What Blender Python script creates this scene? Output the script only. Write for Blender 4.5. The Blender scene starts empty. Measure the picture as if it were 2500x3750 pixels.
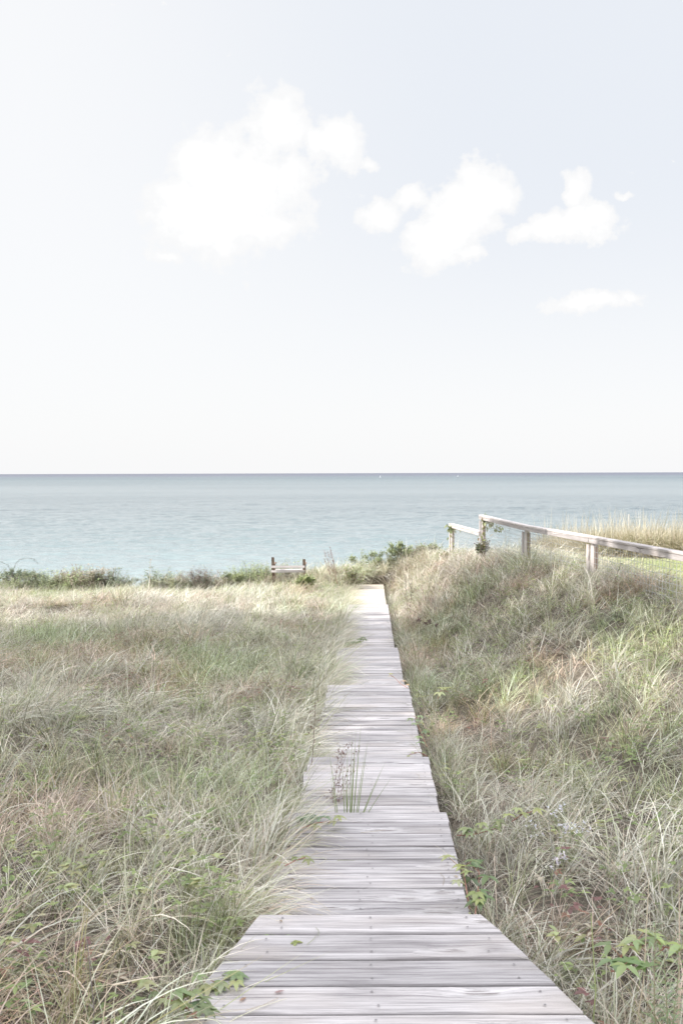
import bpy, math, random
import numpy as np
from mathutils import Vector, Matrix

random.seed(7)
rng = np.random.default_rng(11)
R = math.radians
sc = bpy.context.scene
COL = sc.collection

# ------------------------------------------------------------------ camera
F = 3650.0; PITCH = R(2.24); CAMZ = 1.79
cd = bpy.data.cameras.new('camera'); cam = bpy.data.objects.new('camera', cd); COL.objects.link(cam)
cd.sensor_fit = 'VERTICAL'; cd.sensor_height = 36.0; cd.sensor_width = 24.0; cd.lens = 36.0*F/3750.0
cd.clip_start = 0.05; cd.clip_end = 200000.0
cam.location = (0, 0, CAMZ)
cam.matrix_world = Matrix.Translation((0, 0, CAMZ)) @ Matrix.Rotation(math.pi/2-PITCH, 4, 'X') @ Matrix.Rotation(R(-0.16), 4, 'Z')
cd.dof.use_dof = True; cd.dof.focus_distance = 13.0; cd.dof.aperture_fstop = 11.0
sc.camera = cam

def at(px, py, d):
    """photo pixel -> point on that ray at forward distance d"""
    u = (px-1250)/F; v = (1875-py)/F
    y = math.cos(PITCH)+v*math.sin(PITCH); z = -math.sin(PITCH)+v*math.cos(PITCH)
    return Vector((u/y*d, d, CAMZ+z/y*d))

# ------------------------------------------------------------------ exposure, sun, sky
EXPO = 0.9
sc.view_settings.view_transform = 'Standard'; sc.view_settings.look = 'None'
sc.view_settings.exposure = EXPO; sc.view_settings.gamma = 1.0
SUN_EL = R(37.0); SUN_AZ = R(10.0)     # SUN_AZ: how far behind the left-hand side the sun stands
to_sun = Vector((-math.cos(SUN_EL)*math.cos(SUN_AZ), -math.cos(SUN_EL)*math.sin(SUN_AZ), math.sin(SUN_EL)))
sl = bpy.data.lights.new('sun', 'SUN'); sun = bpy.data.objects.new('sun', sl); COL.objects.link(sun)
sl.energy = 3.2; sl.angle = R(0.5); sl.color = (1.0, 0.95, 0.88)
sun.rotation_euler = to_sun.to_track_quat('Z', 'Y').to_euler()
sun.location = (-20, -5, 30)

W = bpy.data.worlds.new('World'); sc.world = W; W.use_nodes = True
WT = W.node_tree; WN = WT.nodes; WN.clear()
def wn(t, **k):
    n = WN.new(t)
    for a, b in k.items(): setattr(n, a, b)
    return n
def L(tree, a, b): tree.links.new(a, b)
def mth(tree, op, a, b=None, c=None, clamp=False):
    n = tree.nodes.new('ShaderNodeMath'); n.operation = op; n.use_clamp = clamp
    for i, v in enumerate((a, b, c)):
        if v is None: continue
        if isinstance(v, (int, float)): n.inputs[i].default_value = v
        else: tree.links.new(v, n.inputs[i])
    return n.outputs[0]
def mrange(tree, v, a, b, c=0.0, d=1.0, smooth=True):
    n = tree.nodes.new('ShaderNodeMapRange'); n.interpolation_type = 'SMOOTHSTEP' if smooth else 'LINEAR'
    tree.links.new(v, n.inputs['Value'])
    for k, x in zip(('From Min', 'From Max', 'To Min', 'To Max'), (a, b, c, d)): n.inputs[k].default_value = x
    return n.outputs[0]
def cmix(tree, f, a, b, blend='MIX'):
    n = tree.nodes.new('ShaderNodeMix'); n.data_type = 'RGBA'; n.blend_type = blend
    for i, v in ((0, f), (6, a), (7, b)):
        if isinstance(v, (int, float)): n.inputs[i].default_value = v
        elif isinstance(v, tuple): n.inputs[i].default_value = (v[0], v[1], v[2], 1)
        else: tree.links.new(v, n.inputs[i])
    return n.outputs[2]
STR = 0.12
bg = wn('ShaderNodeBackground'); out = wn('ShaderNodeOutputWorld'); L(WT, bg.outputs[0], out.inputs[0])
bg.inputs[1].default_value = STR
sky = wn('ShaderNodeTexSky'); sky.sky_type = 'NISHITA'; sky.sun_disc = False
sky.sun_elevation = SUN_EL; sky.sun_rotation = math.atan2(to_sun.x, to_sun.y); sky.dust_density = 2.0; sky.air_density = 1.0
tc = wn('ShaderNodeTexCoord'); sep = wn('ShaderNodeSeparateXYZ'); L(WT, tc.outputs['Generated'], sep.inputs[0])
yy = mth(WT, 'MAXIMUM', sep.outputs[1], 0.08)
uu = mth(WT, 'DIVIDE', sep.outputs[0], yy); vv = mth(WT, 'DIVIDE', sep.outputs[2], yy)
uv = wn('ShaderNodeCombineXYZ'); L(WT, uu, uv.inputs[0]); L(WT, vv, uv.inputs[1])
# hazy summer sky: white at the horizon and towards the sun, faint blue higher up on the right
el = mrange(WT, sep.outputs[2], 0.02, 0.30)
side = mrange(WT, mth(WT, 'ADD', uu, mth(WT, 'MULTIPLY', vv, 0.25)), -0.26, 0.26)
fb = mth(WT, 'MULTIPLY', el, mth(WT, 'ADD', mth(WT, 'MULTIPLY', side, 0.92), 0.08))
hz = cmix(WT, fb, (0.940, 0.943, 0.950), (0.815, 0.848, 0.900))
nis = cmix(WT, 0.80, sky.outputs[0], (1.0, 1.0, 1.0))
hz = cmix(WT, 0.05, hz, nis, 'MULTIPLY')
# clouds: lobes placed in the sky, broken up by fractal noise   (px, py, rx, ry, tilt, strength)
CL = [(860,690,290,230,-0.55,1.0),(1010,470,135,140,0.2,1.0),(790,600,190,150,-0.7,1.0),(690,760,190,140,0,1.0),(740,560,130,90,-.6,.9),(900,820,260,90,0.0,.95),
      (690,850,110,50,0,.8),(1060,640,90,140,0,.9),(1235,545,120,130,0.3,.92),(1350,605,60,40,.5,.85),(1150,520,70,90,0,.8),(610,925,105,42,0,.8),
      (1640,840,200,105,-0.5,1.0),(1790,705,115,120,0.2,1.0),(1700,780,160,140,-.6,1.0),(1390,800,90,75,0,.95),(1480,735,110,60,-.2,.88),
      (1740,930,70,40,0,.75),(2070,815,205,62,0.05,1.0),(2110,715,58,92,0.15,.95),(2180,800,80,60,0,.95),(1910,840,120,50,-.3,.95),(1960,830,100,60,-.2,.95),(2290,720,70,35,-.3,.62),
      (2330,635,70,45,0,.36),(2480,590,45,30,0,.36),(2170,1115,200,42,-0.2,.92),(2290,1078,90,40,0,.85),(850,210,45,75,.3,.36),(1185,215,40,70,.3,.36),
      (1830,1048,45,20,-.1,.36),(2440,1045,40,35,0,.36),(420,18,80,26,0,.36),(620,12,60,24,0,.36)]
nz = wn('ShaderNodeTexNoise'); nz.inputs['Scale'].default_value = 14.0; nz.inputs['Detail'].default_value = 9.0
nz.inputs['Roughness'].default_value = 0.62; L(WT, uv.outputs[0], nz.inputs['Vector'])
nz2 = wn('ShaderNodeTexNoise'); nz2.inputs['Scale'].default_value = 46.0; nz2.inputs['Detail'].default_value = 6.0
nz2.inputs['Roughness'].default_value = 0.6; L(WT, uv.outputs[0], nz2.inputs['Vector'])
wv = wn('ShaderNodeVectorMath', operation='MULTIPLY_ADD'); L(WT, nz.outputs['Color'], wv.inputs[0])
wv.inputs[1].default_value = (0.045, 0.045, 0); L(WT, uv.outputs[0], wv.inputs[2])
field = None
for (px, py, rx, ry, tl, st) in CL:
    p = at(px, py, 1.0)
    m = wn('ShaderNodeMapping', vector_type='TEXTURE'); L(WT, wv.outputs[0], m.inputs['Vector'])
    m.inputs['Location'].default_value = (p.x+0.0225, p.z-CAMZ+0.0225, 0)
    m.inputs['Rotation'].default_value = (0, 0, -tl); m.inputs['Scale'].default_value = (rx/F, ry/F, 1)
    ln = wn('ShaderNodeVectorMath', operation='LENGTH'); L(WT, m.outputs[0], ln.inputs[0])
    f_ = mth(WT, 'SUBTRACT', st, mth(WT, 'MULTIPLY', ln.outputs['Value'], 0.62))
    field = f_ if field is None else mth(WT, 'SMOOTH_MAX', field, f_, 0.06)
dens = mth(WT, 'ADD', field, mth(WT, 'ADD', mth(WT, 'MULTIPLY', mth(WT, 'SUBTRACT', nz.outputs[0], 0.5), 1.15),
                               mth(WT, 'MULTIPLY', mth(WT, 'SUBTRACT', nz2.outputs[0], 0.5), 0.8)))
cl = mrange(WT, dens, 0.27, 0.47)
cl = mth(WT, 'MULTIPLY', cl, mrange(WT, sep.outputs[1], 0.3, 0.5))
inner = cmix(WT, mrange(WT, dens, 0.42, 0.78), (0.95, 0.955, 0.965), (1.03, 1.03, 1.03))
skyc = cmix(WT, cl, hz, inner)
# unseen sky overhead and behind the viewer, brightened to add fill light
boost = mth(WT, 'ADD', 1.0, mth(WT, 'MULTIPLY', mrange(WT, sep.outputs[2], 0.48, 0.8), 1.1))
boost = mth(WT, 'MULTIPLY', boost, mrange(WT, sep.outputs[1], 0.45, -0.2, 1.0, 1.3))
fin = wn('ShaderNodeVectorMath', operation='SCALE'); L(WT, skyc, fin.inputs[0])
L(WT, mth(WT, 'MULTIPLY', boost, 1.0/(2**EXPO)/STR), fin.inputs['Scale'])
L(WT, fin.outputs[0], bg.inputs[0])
W.cycles.sampling_method = 'MANUAL'; W.cycles.sample_map_resolution = 512

# ------------------------------------------------------------------ helpers
def tag(o, label=None, cat=None, group=None, kind=None):
    if label: o['label'] = label
    if cat: o['category'] = cat
    if group: o['group'] = group
    if kind: o['kind'] = kind
    return o
def empty(name, loc=(0, 0, 0), rz=0.0):
    o = bpy.data.objects.new(name, None); COL.objects.link(o); o.location = loc; o.rotation_euler = (0, 0, rz)
    o.empty_display_size = 0.1
    return o
def vnoise(x, y, seed=0):
    x = np.asarray(x, float); y = np.asarray(y, float)
    xi = np.floor(x).astype(np.int64); yi = np.floor(y).astype(np.int64); fx = x-xi; fy = y-yi
    fx = fx*fx*(3-2*fx); fy = fy*fy*(3-2*fy)
    def h(a, b):
        n = (a*374761393 + b*668265263 + seed*974634777) & 0x7fffffff
        n = ((n ^ (n >> 13))*1274126177) & 0x7fffffff
        n = (n ^ (n >> 16)) & 0xffff
        return n/65535.0
    return (h(xi, yi)*(1-fx)+h(xi+1, yi)*fx)*(1-fy)+(h(xi, yi+1)*(1-fx)+h(xi+1, yi+1)*fx)*fy
def fbm(x, y, seed=0, o=3):
    s = 0; a = 1; t = 0
    for i in range(o): s = s+a*vnoise(np.asarray(x)*2**i, np.asarray(y)*2**i, seed+i); t += a; a *= .5
    return s/t

class MB:
    """collects polygons (numpy chunks) with a colour per vertex and builds ONE mesh object"""
    def __init__(s): s.v = []; s.f = []; s.c = []; s.pc = []; s.n = 0
    def add(s, verts, faces, col=(.5, .5, .5), pc=None):
        verts = np.asarray(verts, float).reshape(-1, 3); k = len(verts)
        s.v.append(verts)
        for f in faces: s.f.append(tuple(i+s.n for i in f))
        c = np.asarray(col, float)
        s.c.append(np.tile(c, (k, 1)) if c.ndim == 1 else c)
        s.pc.append(np.zeros((k, 3)) if pc is None else pc)
        s.n += k
    def box(s, lo, hi, col=(.5, .5, .5), ch=0.0, M=None, rnd=None):
        """box with chamfered long edges; pc = coordinates along the grain (longest axis)"""
        lo = np.array(lo, float); hi = np.array(hi, float); ax = int(np.argmax(hi-lo)); a, b = [i for i in range(3) if i != ax]
        if ch <= 0: ring = [(lo[a], lo[b]), (hi[a], lo[b]), (hi[a], hi[b]), (lo[a], hi[b])]
        else:
            ring = [(lo[a]+ch, lo[b]), (hi[a]-ch, lo[b]), (hi[a], lo[b]+ch), (hi[a], hi[b]-ch), (hi[a]-ch, hi[b]), (lo[a]+ch, hi[b]), (lo[a], hi[b]-ch), (lo[a], lo[b]+ch)]
        m = len(ring); V = []
        for e in (lo[ax], hi[ax]):
            for p, q in ring:
                v = [0, 0, 0]; v[ax] = e; v[a] = p; v[b] = q; V.append(v)
        V = np.array(V)
        if rnd is None: rnd = random.random()
        pc = np.stack([V[:, ax]+rnd*37.0, V[:, a]+V[:, b]+rnd*11, np.full(len(V), rnd)], 1)
        fs = [(i, (i+1) % m, m+(i+1) % m, m+i) for i in range(m)]+[tuple(range(m))[::-1], tuple(range(m, 2*m))]
        if (ax == 1): fs = [f[::-1] for f in fs]
        if M is not None: V = np.array([list(M @ Vector(v)) for v in V])
        s.add(V, fs, col, pc)
    def tube(s, pts, r0, r1=None, col=(.3, .3, .3), n=5):
        pts = [Vector(p) for p in pts]; r1 = r0 if r1 is None else r1; V = []
        for i, p in enumerate(pts):
            d = (pts[min(i+1, len(pts)-1)]-pts[max(i-1, 0)]).normalized()
            a = d.cross(Vector((0.31, 0.17, 0.93)));  a = a.normalized() if a.length > 1e-4 else Vector((1, 0, 0)); b = d.cross(a)
            r = r0+(r1-r0)*i/max(1, len(pts)-1)
            for k in range(n):
                t = 2*math.pi*k/n; V.append(p+a*(r*math.cos(t))+b*(r*math.sin(t)))
        fs = []
        for i in range(len(pts)-1):
            for k in range(n): fs.append((i*n+k, i*n+(k+1) % n, (i+1)*n+(k+1) % n, (i+1)*n+k))
        fs.append(tuple(range(n))[::-1]); fs.append(tuple(range((len(pts)-1)*n, len(pts)*n)))
        s.add([list(v) for v in V], fs, col)
    def leaf(s, p, d, up, ln, w, col, droop=0.25, fold=0.25):
        """pointed leaf with a midrib fold and a droop, from p along d"""
        p = Vector(p); d = Vector(d).normalized(); up = Vector(up)
        sd = d.cross(up); sd = sd.normalized() if sd.length > 1e-4 else Vector((1, 0, 0)); nn = sd.cross(d).normalized()
        V = []
        for t, ww in ((0, .06), (.22, .72), (.5, 1.0), (.78, .62), (1, 0)):
            c = p+d*(ln*t)-nn*(droop*ln*t*t)
            if t == 1: V.append(c)
            else:
                V += [c-sd*(w*.5*ww)+nn*(fold*w*.5*ww), c, c+sd*(w*.5*ww)+nn*(fold*w*.5*ww)]
        fs = []
        for i in range(3):
            a = i*3; fs += [(a, a+1, a+4, a+3), (a+1, a+2, a+5, a+4)]
        fs += [(9, 10, 12), (10, 11, 12)]
        s.add([list(v) for v in V], fs, col)
    def build(s, name, mat, parent=None, smooth=False):
        me = bpy.data.meshes.new(name); V = np.concatenate(s.v)
        me.from_pydata(V.tolist(), [], s.f)
        a = me.attributes.new('col', 'FLOAT_VECTOR', 'POINT'); a.data.foreach_set('vector', np.concatenate(s.c).ravel())
        a = me.attributes.new('pc', 'FLOAT_VECTOR', 'POINT'); a.data.foreach_set('vector', np.concatenate(s.pc).ravel())
        if smooth: me.shade_smooth()
        me.materials.append(mat)
        o = bpy.data.objects.new(name, me); COL.objects.link(o)
        if parent: o.parent = parent
        return o

def newmat(name):
    m = bpy.data.materials.new(name); m.use_nodes = True; t = m.node_tree; b = t.nodes['Principled BSDF']
    return m, t, b
def attr(t, name, typ='GEOMETRY'):
    n = t.nodes.new('ShaderNodeAttribute'); n.attribute_name = name; n.attribute_type = typ; return n
def noise(t, vec, scale, detail=4, rough=.5, out='Fac'):
    n = t.nodes.new('ShaderNodeTexNoise'); n.inputs['Scale'].default_value = scale; n.inputs['Detail'].default_value = detail
    n.inputs['Roughness'].default_value = rough
    if vec is not None: t.links.new(vec, n.inputs['Vector'])
    return n.outputs[out]
def vscale(t, vec, s):
    n = t.nodes.new('ShaderNodeVectorMath'); n.operation = 'MULTIPLY'; t.links.new(vec, n.inputs[0]); n.inputs[1].default_value = s
    return n.outputs[0]

# --- foliage: colour per leaf from the mesh, some light passing through
def foliage_mat(name, trans=0.4, inst=False, rough=0.6):
    m, t, b = newmat(name); t.nodes.remove(b); o = t.nodes['Material Output']
    c = attr(t, 'col').outputs['Vector']
    if inst:
        ti = attr(t, 'tint', 'INSTANCER').outputs['Vector']
        n = t.nodes.new('ShaderNodeVectorMath'); n.operation = 'MULTIPLY'; t.links.new(c, n.inputs[0]); t.links.new(ti, n.inputs[1]); c = n.outputs[0]
    d = t.nodes.new('ShaderNodeBsdfDiffuse'); tr = t.nodes.new('ShaderNodeBsdfTranslucent'); g = t.nodes.new('ShaderNodeBsdfGlossy')
    g.inputs['Roughness'].default_value = 0.45; g.inputs['Color'].default_value = (1, 1, 1, 1)
    m1 = t.nodes.new('ShaderNodeMixShader'); m1.inputs[0].default_value = trans
    m2 = t.nodes.new('ShaderNodeMixShader'); m2.inputs[0].default_value = 0.05
    L(t, c, d.inputs[0]); L(t, c, tr.inputs[0]); L(t, d.outputs[0], m1.inputs[1]); L(t, tr.outputs[0], m1.inputs[2])
    L(t, m1.outputs[0], m2.inputs[1]); L(t, g.outputs[0], m2.inputs[2]); L(t, m2.outputs[0], o.inputs[0])
    return m
M_GRASS = foliage_mat('grass_blades', 0.22, inst=True)
M_LEAF = foliage_mat('leaves', 0.35)
M_STEM, t_, b_ = newmat('stems'); L(t_, attr(t_, 'col').outputs['Vector'], b_.inputs['Base Color']); b_.inputs['Roughness'].default_value = .8

# --- weathered wood
def wood_mat(name, light, dark, warm=(.6, .52, .44), warm_amt=.25, dusty=0.0):
    m, t, b = newmat(name)
    pc = attr(t, 'pc').outputs['Vector']
    sp = t.nodes.new('ShaderNodeSeparateXYZ'); t.links.new(pc, sp.inputs[0])
    # knots: sparse voronoi cells bending the grain
    vo = t.nodes.new('ShaderNodeTexVoronoi'); vo.voronoi_dimensions = '2D'; vo.inputs['Scale'].default_value = 1.0
    kw = t.nodes.new('ShaderNodeVectorMath'); kw.operation = 'MULTIPLY_ADD'; L(t, noise(t, vscale(t, pc, (14, 30, 3)), 1.0, 3, .6, 'Color'), kw.inputs[0]); kw.inputs[1].default_value = (.13, .035, 0); L(t, pc, kw.inputs[2])
    kv = vscale(t, kw.outputs[0], (1.7, 6.5, 0)); t.links.new(kv, vo.inputs['Vector']); vo.inputs['Randomness'].default_value = 1.0
    dist = vo.outputs['Distance']
    sel = mth(t, 'GREATER_THAN', noise(t, vo.outputs['Position'], 3.1, 0), 0.52)
    kn = mth(t, 'MULTIPLY', mrange(t, dist, 0.42, 0.0), sel)
    bend = mth(t, 'MULTIPLY', kn, 0.028)
    cx = t.nodes.new('ShaderNodeCombineXYZ'); t.links.new(sp.outputs[0], cx.inputs[0])
    t.links.new(mth(t, 'ADD', sp.outputs[1], bend), cx.inputs[1]); t.links.new(sp.outputs[2], cx.inputs[2])
    g1 = noise(t, vscale(t, cx.outputs[0], (1.3, 44, 5)), 1.0, 7, .66)
    g2 = noise(t, vscale(t, cx.outputs[0], (3.5, 190, 5)), 1.0, 4, .6)
    g3 = noise(t, vscale(t, cx.outputs[0], (2.2, 9, 5)), 1.0, 4, .55)
    streak = mrange(t, g1, .40, .66); fine = mrange(t, g2, .38, .66)
    f = mth(t, 'ADD', mth(t, 'MULTIPLY', streak, .50), mth(t, 'MULTIPLY', fine, .40), clamp=True)
    f = mth(t, 'ADD', f, mth(t, 'MULTIPLY', mth(t, 'SUBTRACT', g3, .5), .9), clamp=True)
    c = cmix(t, f, light, dark)
    tint = mrange(t, noise(t, vscale(t, pc, (1.5, 4, 7)), 1.0, 3), .48, .75)
    c = cmix(t, mth(t, 'MULTIPLY', tint, warm_amt), c, warm)
    # board to board difference
    pr = mth(t, 'FRACT', mth(t, 'MULTIPLY', sp.outputs[2], 7.31))
    c = cmix(t, 1.0, c, cmix(t, pr, (.70, .69, .70), (1.05, 1.03, 1.03)), 'MULTIPLY')
    # pale worn ring round a knot, dark heart and cracks
    ring = mth(t, 'MULTIPLY', mrange(t, dist, .30, .12), sel)
    c = cmix(t, mth(t, 'MULTIPLY', ring, .30), c, tuple(min(1, x*1.12) for x in light))
    heart = mth(t, 'MULTIPLY', mth(t, 'MULTIPLY', mrange(t, dist, .16, .04), sel), mrange(t, g2, .35, .6))
    c = cmix(t, mth(t, 'MULTIPLY', heart, .8), c, (.13, .10, .09))
    crack = mth(t, 'MULTIPLY', mrange(t, noise(t, vscale(t, cx.outputs[0], (.8, 60, 9)), 1.0, 3, .5), .685, .71), .75)
    c = cmix(t, crack, c, (.12, .11, .115))
    ac = t.nodes.new('ShaderNodeSeparateXYZ'); t.links.new(attr(t, 'col').outputs['Vector'], ac.inputs[0])
    ed = mth(t, 'ABSOLUTE', mth(t, 'SUBTRACT', ac.outputs[0], .5))
    ed = mth(t, 'ADD', ed, mth(t, 'MULTIPLY', mth(t, 'SUBTRACT', g3, .5), .10))
    c = cmix(t, mth(t, 'MULTIPLY', mrange(t, ed, .45, .49), .5), c, (.13, .12, .12))  # grime on plank edges, also painting in the dark of the gaps
    if dusty > 0:
        dn = mrange(t, noise(t, vscale(t, pc, (3, 3, .2)), 1.0, 5, .6), .35, .6)
        c = cmix(t, mth(t, 'MULTIPLY', dn, dusty), c, (.66, .58, .47))
    L(t, c, b.inputs['Base Color']); b.inputs['Roughness'].default_value = .82; b.inputs['Specular IOR Level'].default_value = .25
    bp = t.nodes.new('ShaderNodeBump'); bp.inputs['Strength'].default_value = .55; bp.inputs['Distance'].default_value = .004
    L(t, mth(t, 'SUBTRACT', mth(t, 'MULTIPLY', f, -1.0), crack), bp.inputs['Height']); L(t, bp.outputs[0], b.inputs['Normal'])
    return m
M_DECK = wood_mat('weathered_planks', (.735, .70, .70), (.22, .20, .205), (.60, .53, .48), .45)
M_DECKS = wood_mat('sandy_planks', (.64, .60, .57), (.36, .31, .29), (.58, .51, .43), .4, .8)
M_BEAM = wood_mat('dark_beams', (.22, .20, .19), (.09, .08, .08), (.2, .16, .13), .3)
M_RAIL = wood_mat('fence_wood', (.68, .645, .63), (.38, .345, .34), (.66, .58, .52), .4)
M_POSTB = wood_mat('brown_and_shaded_wood', (.36, .27, .22), (.16, .12, .10), (.4, .28, .2), .5)  # bench wood; also shade colour for the unlit ends of fence posts
M_WIRE, t_, b_ = newmat('galvanised_wire'); b_.inputs['Base Color'].default_value = (.55, .56, .57, 1); b_.inputs['Metallic'].default_value = .6; b_.inputs['Roughness'].default_value = .5
M_NAIL, t_, b_ = newmat('rusty_nails'); b_.inputs['Base Color'].default_value = (.10, .085, .09, 1); b_.inputs['Roughness'].default_value = .7
M_WHITE, t_, b_ = newmat('white_sail'); b_.inputs['Base Color'].default_value = (.85, .85, .85, 1)

# --- ground
M_GROUND, t, b = newmat('dune_soil')
tcg = t.nodes.new('ShaderNodeTexCoord').outputs['Object']
n1 = noise(t, tcg, 1.3, 6, .6); n2 = noise(t, tcg, 24, 5, .7)
c = cmix(t, mrange(t, n1, .35, .65), (.06, .05, .038), (.12, .10, .075)); c = cmix(t, mrange(t, n2, .4, .65), c, (.17, .14, .11))
L(t, c, b.inputs['Base Color']); b.inputs['Roughness'].default_value = .95
M_LAWN, t, b = newmat('lawn'); tcg = t.nodes.new('ShaderNodeTexCoord').outputs['Object']
c = cmix(t, mrange(t, noise(t, tcg, 3, 5), .35, .65), (.20, .27, .09), (.34, .40, .16)); c = cmix(t, mrange(t, noise(t, tcg, 60, 3), .35, .7), c, (.42, .43, .22))
L(t, c, b.inputs['Base Color']); b.inputs['Roughness'].default_value = .9

# --- sea
M_SEA, t, b = newmat('sea_water')
tcs = t.nodes.new('ShaderNodeTexCoord').outputs['Object']
w0 = noise(t, vscale(t, tcs, (.055, .11, 1)), 1.0, 3, .5)
w1 = noise(t, vscale(t, tcs, (.30, .62, 1)), 1.0, 4, .6)
w2 = noise(t, vscale(t, tcs, (1.5, 2.6, 1)), 1.0, 3, .6)
ww = noise(t, vscale(t, tcs, (.002, .006, 1)), 1.0, 4, .6)
hgt = mth(t, 'ADD', mth(t, 'MULTIPLY', w0, 1.2), mth(t, 'ADD', mth(t, 'MULTIPLY', w1, .62), mth(t, 'MULTIPLY', w2, .16)))
bp = t.nodes.new('ShaderNodeBump'); bp.inputs['Strength'].default_value = 1.0; bp.inputs['Distance'].default_value = .5
L(t, hgt, bp.inputs['Height']); L(t, bp.outputs[0], b.inputs['Normal'])
c = cmix(t, mrange(t, ww, .38, .62), (.05, .095, .112), (.095, .14, .155))
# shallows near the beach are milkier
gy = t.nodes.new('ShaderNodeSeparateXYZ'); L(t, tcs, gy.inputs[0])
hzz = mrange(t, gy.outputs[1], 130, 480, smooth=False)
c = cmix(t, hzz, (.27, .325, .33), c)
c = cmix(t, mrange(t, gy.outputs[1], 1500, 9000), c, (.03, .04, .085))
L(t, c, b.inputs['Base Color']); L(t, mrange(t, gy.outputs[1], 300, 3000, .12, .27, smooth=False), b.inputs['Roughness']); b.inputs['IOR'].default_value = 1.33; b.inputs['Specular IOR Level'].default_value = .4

# ------------------------------------------------------------------ terrain
def smooth(a, b, x): t = np.clip((x-a)/(b-a), 0, 1); return t*t*(3-2*t)
S_AX = 0.0262                       # the walk runs this much to the right per metre
DY = [-5, 2.5, 4.1, 5.0, 5.8, 6.7, 7.5, 9.5, 11.2, 13.5, 15.2, 19, 22.6, 25, 29.0, 40]
DH = [1.79, 1.79, 1.86, 1.96, 2.05, 2.13, 2.22, 2.36, 2.5, 2.64, 2.8, 2.96, 3.08, 3.2, 3.28, 3.4]
FY = [-5, 3, 7, 10, 14, 18, 22, 25.5, 29, 40]
FH = [1.80, 1.86, 1.76, 1.66, 1.42, 1.66, 1.96, 2.28, 2.75, 3.6]
def fence_x(y): return 18*0.1847+(18-y)/ (18*.209)*18*.0142
def edge_y(x): return 30.0+1.2*(fbm(x*.15+9, x*0+3, 5)-.5)+np.where(x > 5, np.minimum((x-5)*.15, 1.5), 0)
def ground_z(x, y, rough=True):
    x = np.asarray(x, float); y = np.asarray(y, float)
    D = -np.interp(y, DY, DH); Fz = -np.interp(y, FY, FH)
    xc = S_AX*y; xe = xc+.62; xf = fence_x(y); xf = xe+(xf+.2-xe)*np.interp(y, [10, 18, 24], [1, .98, .9])
    s = smooth(xe-.1, np.maximum(xf, xe+1.1), x); xf = fence_x(y)
    left = D-.07+.08*smooth(.6, 4, xc-x)-.26*smooth(24.5, 30, y)*smooth(2.4, 5, xc-x)
    right = (D-.16)*(1-s)+Fz*s
    right = right-.02*np.clip(x-xf-.5, 0, 60)*smooth(10, 20, y)-.36*smooth(.25, 1.3, x-xf)*smooth(9, 12.5, y)*(1-smooth(18, 22, y))
    z = np.where(x > xc, right, left)
    if rough:
        k = smooth(.5, 1.4, np.abs(x-xc))
        z = z+k*(.30*(fbm(x*.35+50, y*.35+50, 3)-.5)+.10*(fbm(x*1.3, y*1.3, 8)-.5))
    cr = np.exp(-((y-29.3)/1.3)**2)*np.where((np.abs(x-xc) < .75) & (y < 28.9), 0, 1)
    z = z+cr*np.interp(x-xc, [-3, -1, .2, .8, 1.6, 2.4], [.04, .30, .46, .52, .52, .10])
    # under the walk the soil is scooped out
    under = 1-smooth(.40, .62, np.abs(x-xc-.02))
    near = 1-smooth(3.4, 4.6, y)
    z = z-.16*under*np.where(y < 28.7, 1, 0)-.05*near*smooth(.3, .9, x-xc)*(1-smooth(1.2, 2.5, x-xc))
    e = edge_y(x)
    z = z-np.clip(y-e, 0, 60)*.75*smooth(0, 3, y-e)
    return z+CAMZ
def gz(x, y): return float(ground_z(np.array([x]), np.array([y]))[0])

xs = np.concatenate([np.linspace(-400, -20, 20, endpoint=False), np.arange(-20, 20, .2), np.linspace(20, 400, 20)])
ys = np.concatenate([np.linspace(-300, -6, 15, endpoint=False), np.arange(-6, 36, .2), np.linspace(36, 70, 18)])
X, Y = np.meshgrid(xs, ys); Z = ground_z(X, Y); Z = np.maximum(Z, -20.5)
nx, ny = len(xs), len(ys)
idx = np.arange(nx*ny).reshape(ny, nx)
fc = np.stack([idx[:-1, :-1], idx[:-1, 1:], idx[1:, 1:], idx[1:, :-1]], -1).reshape(-1, 4)
me = bpy.data.meshes.new('ground'); me.from_pydata(np.stack([X, Y, Z], -1).reshape(-1, 3).tolist(), [], fc.tolist()); me.shade_smooth()
me.materials.append(M_GROUND); g = bpy.data.objects.new('ground', me); COL.objects.link(g); tag(g, kind='structure')
# mown lawn beyond the fence
lx = np.arange(4.2, 40, .4); ly = np.arange(11, 25.2, .3); X, Y = np.meshgrid(lx, ly)
X = X+(.5*(fbm(Y*.5, Y*0, 4)-.5))*(X < 6); Z = ground_z(X, Y)+.05
nx, ny = len(lx), len(ly); idx = np.arange(nx*ny).reshape(ny, nx)
fc = np.stack([idx[:-1, :-1], idx[:-1, 1:], idx[1:, 1:], idx[1:, :-1]], -1).reshape(-1, 4)
me = bpy.data.meshes.new('lawn'); me.from_pydata(np.stack([X, Y, Z], -1).reshape(-1, 3).tolist(), [], fc.tolist()); me.shade_smooth()
me.materials.append(M_LAWN); g = bpy.data.objects.new('lawn', me); COL.objects.link(g); tag(g, kind='structure')
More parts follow.
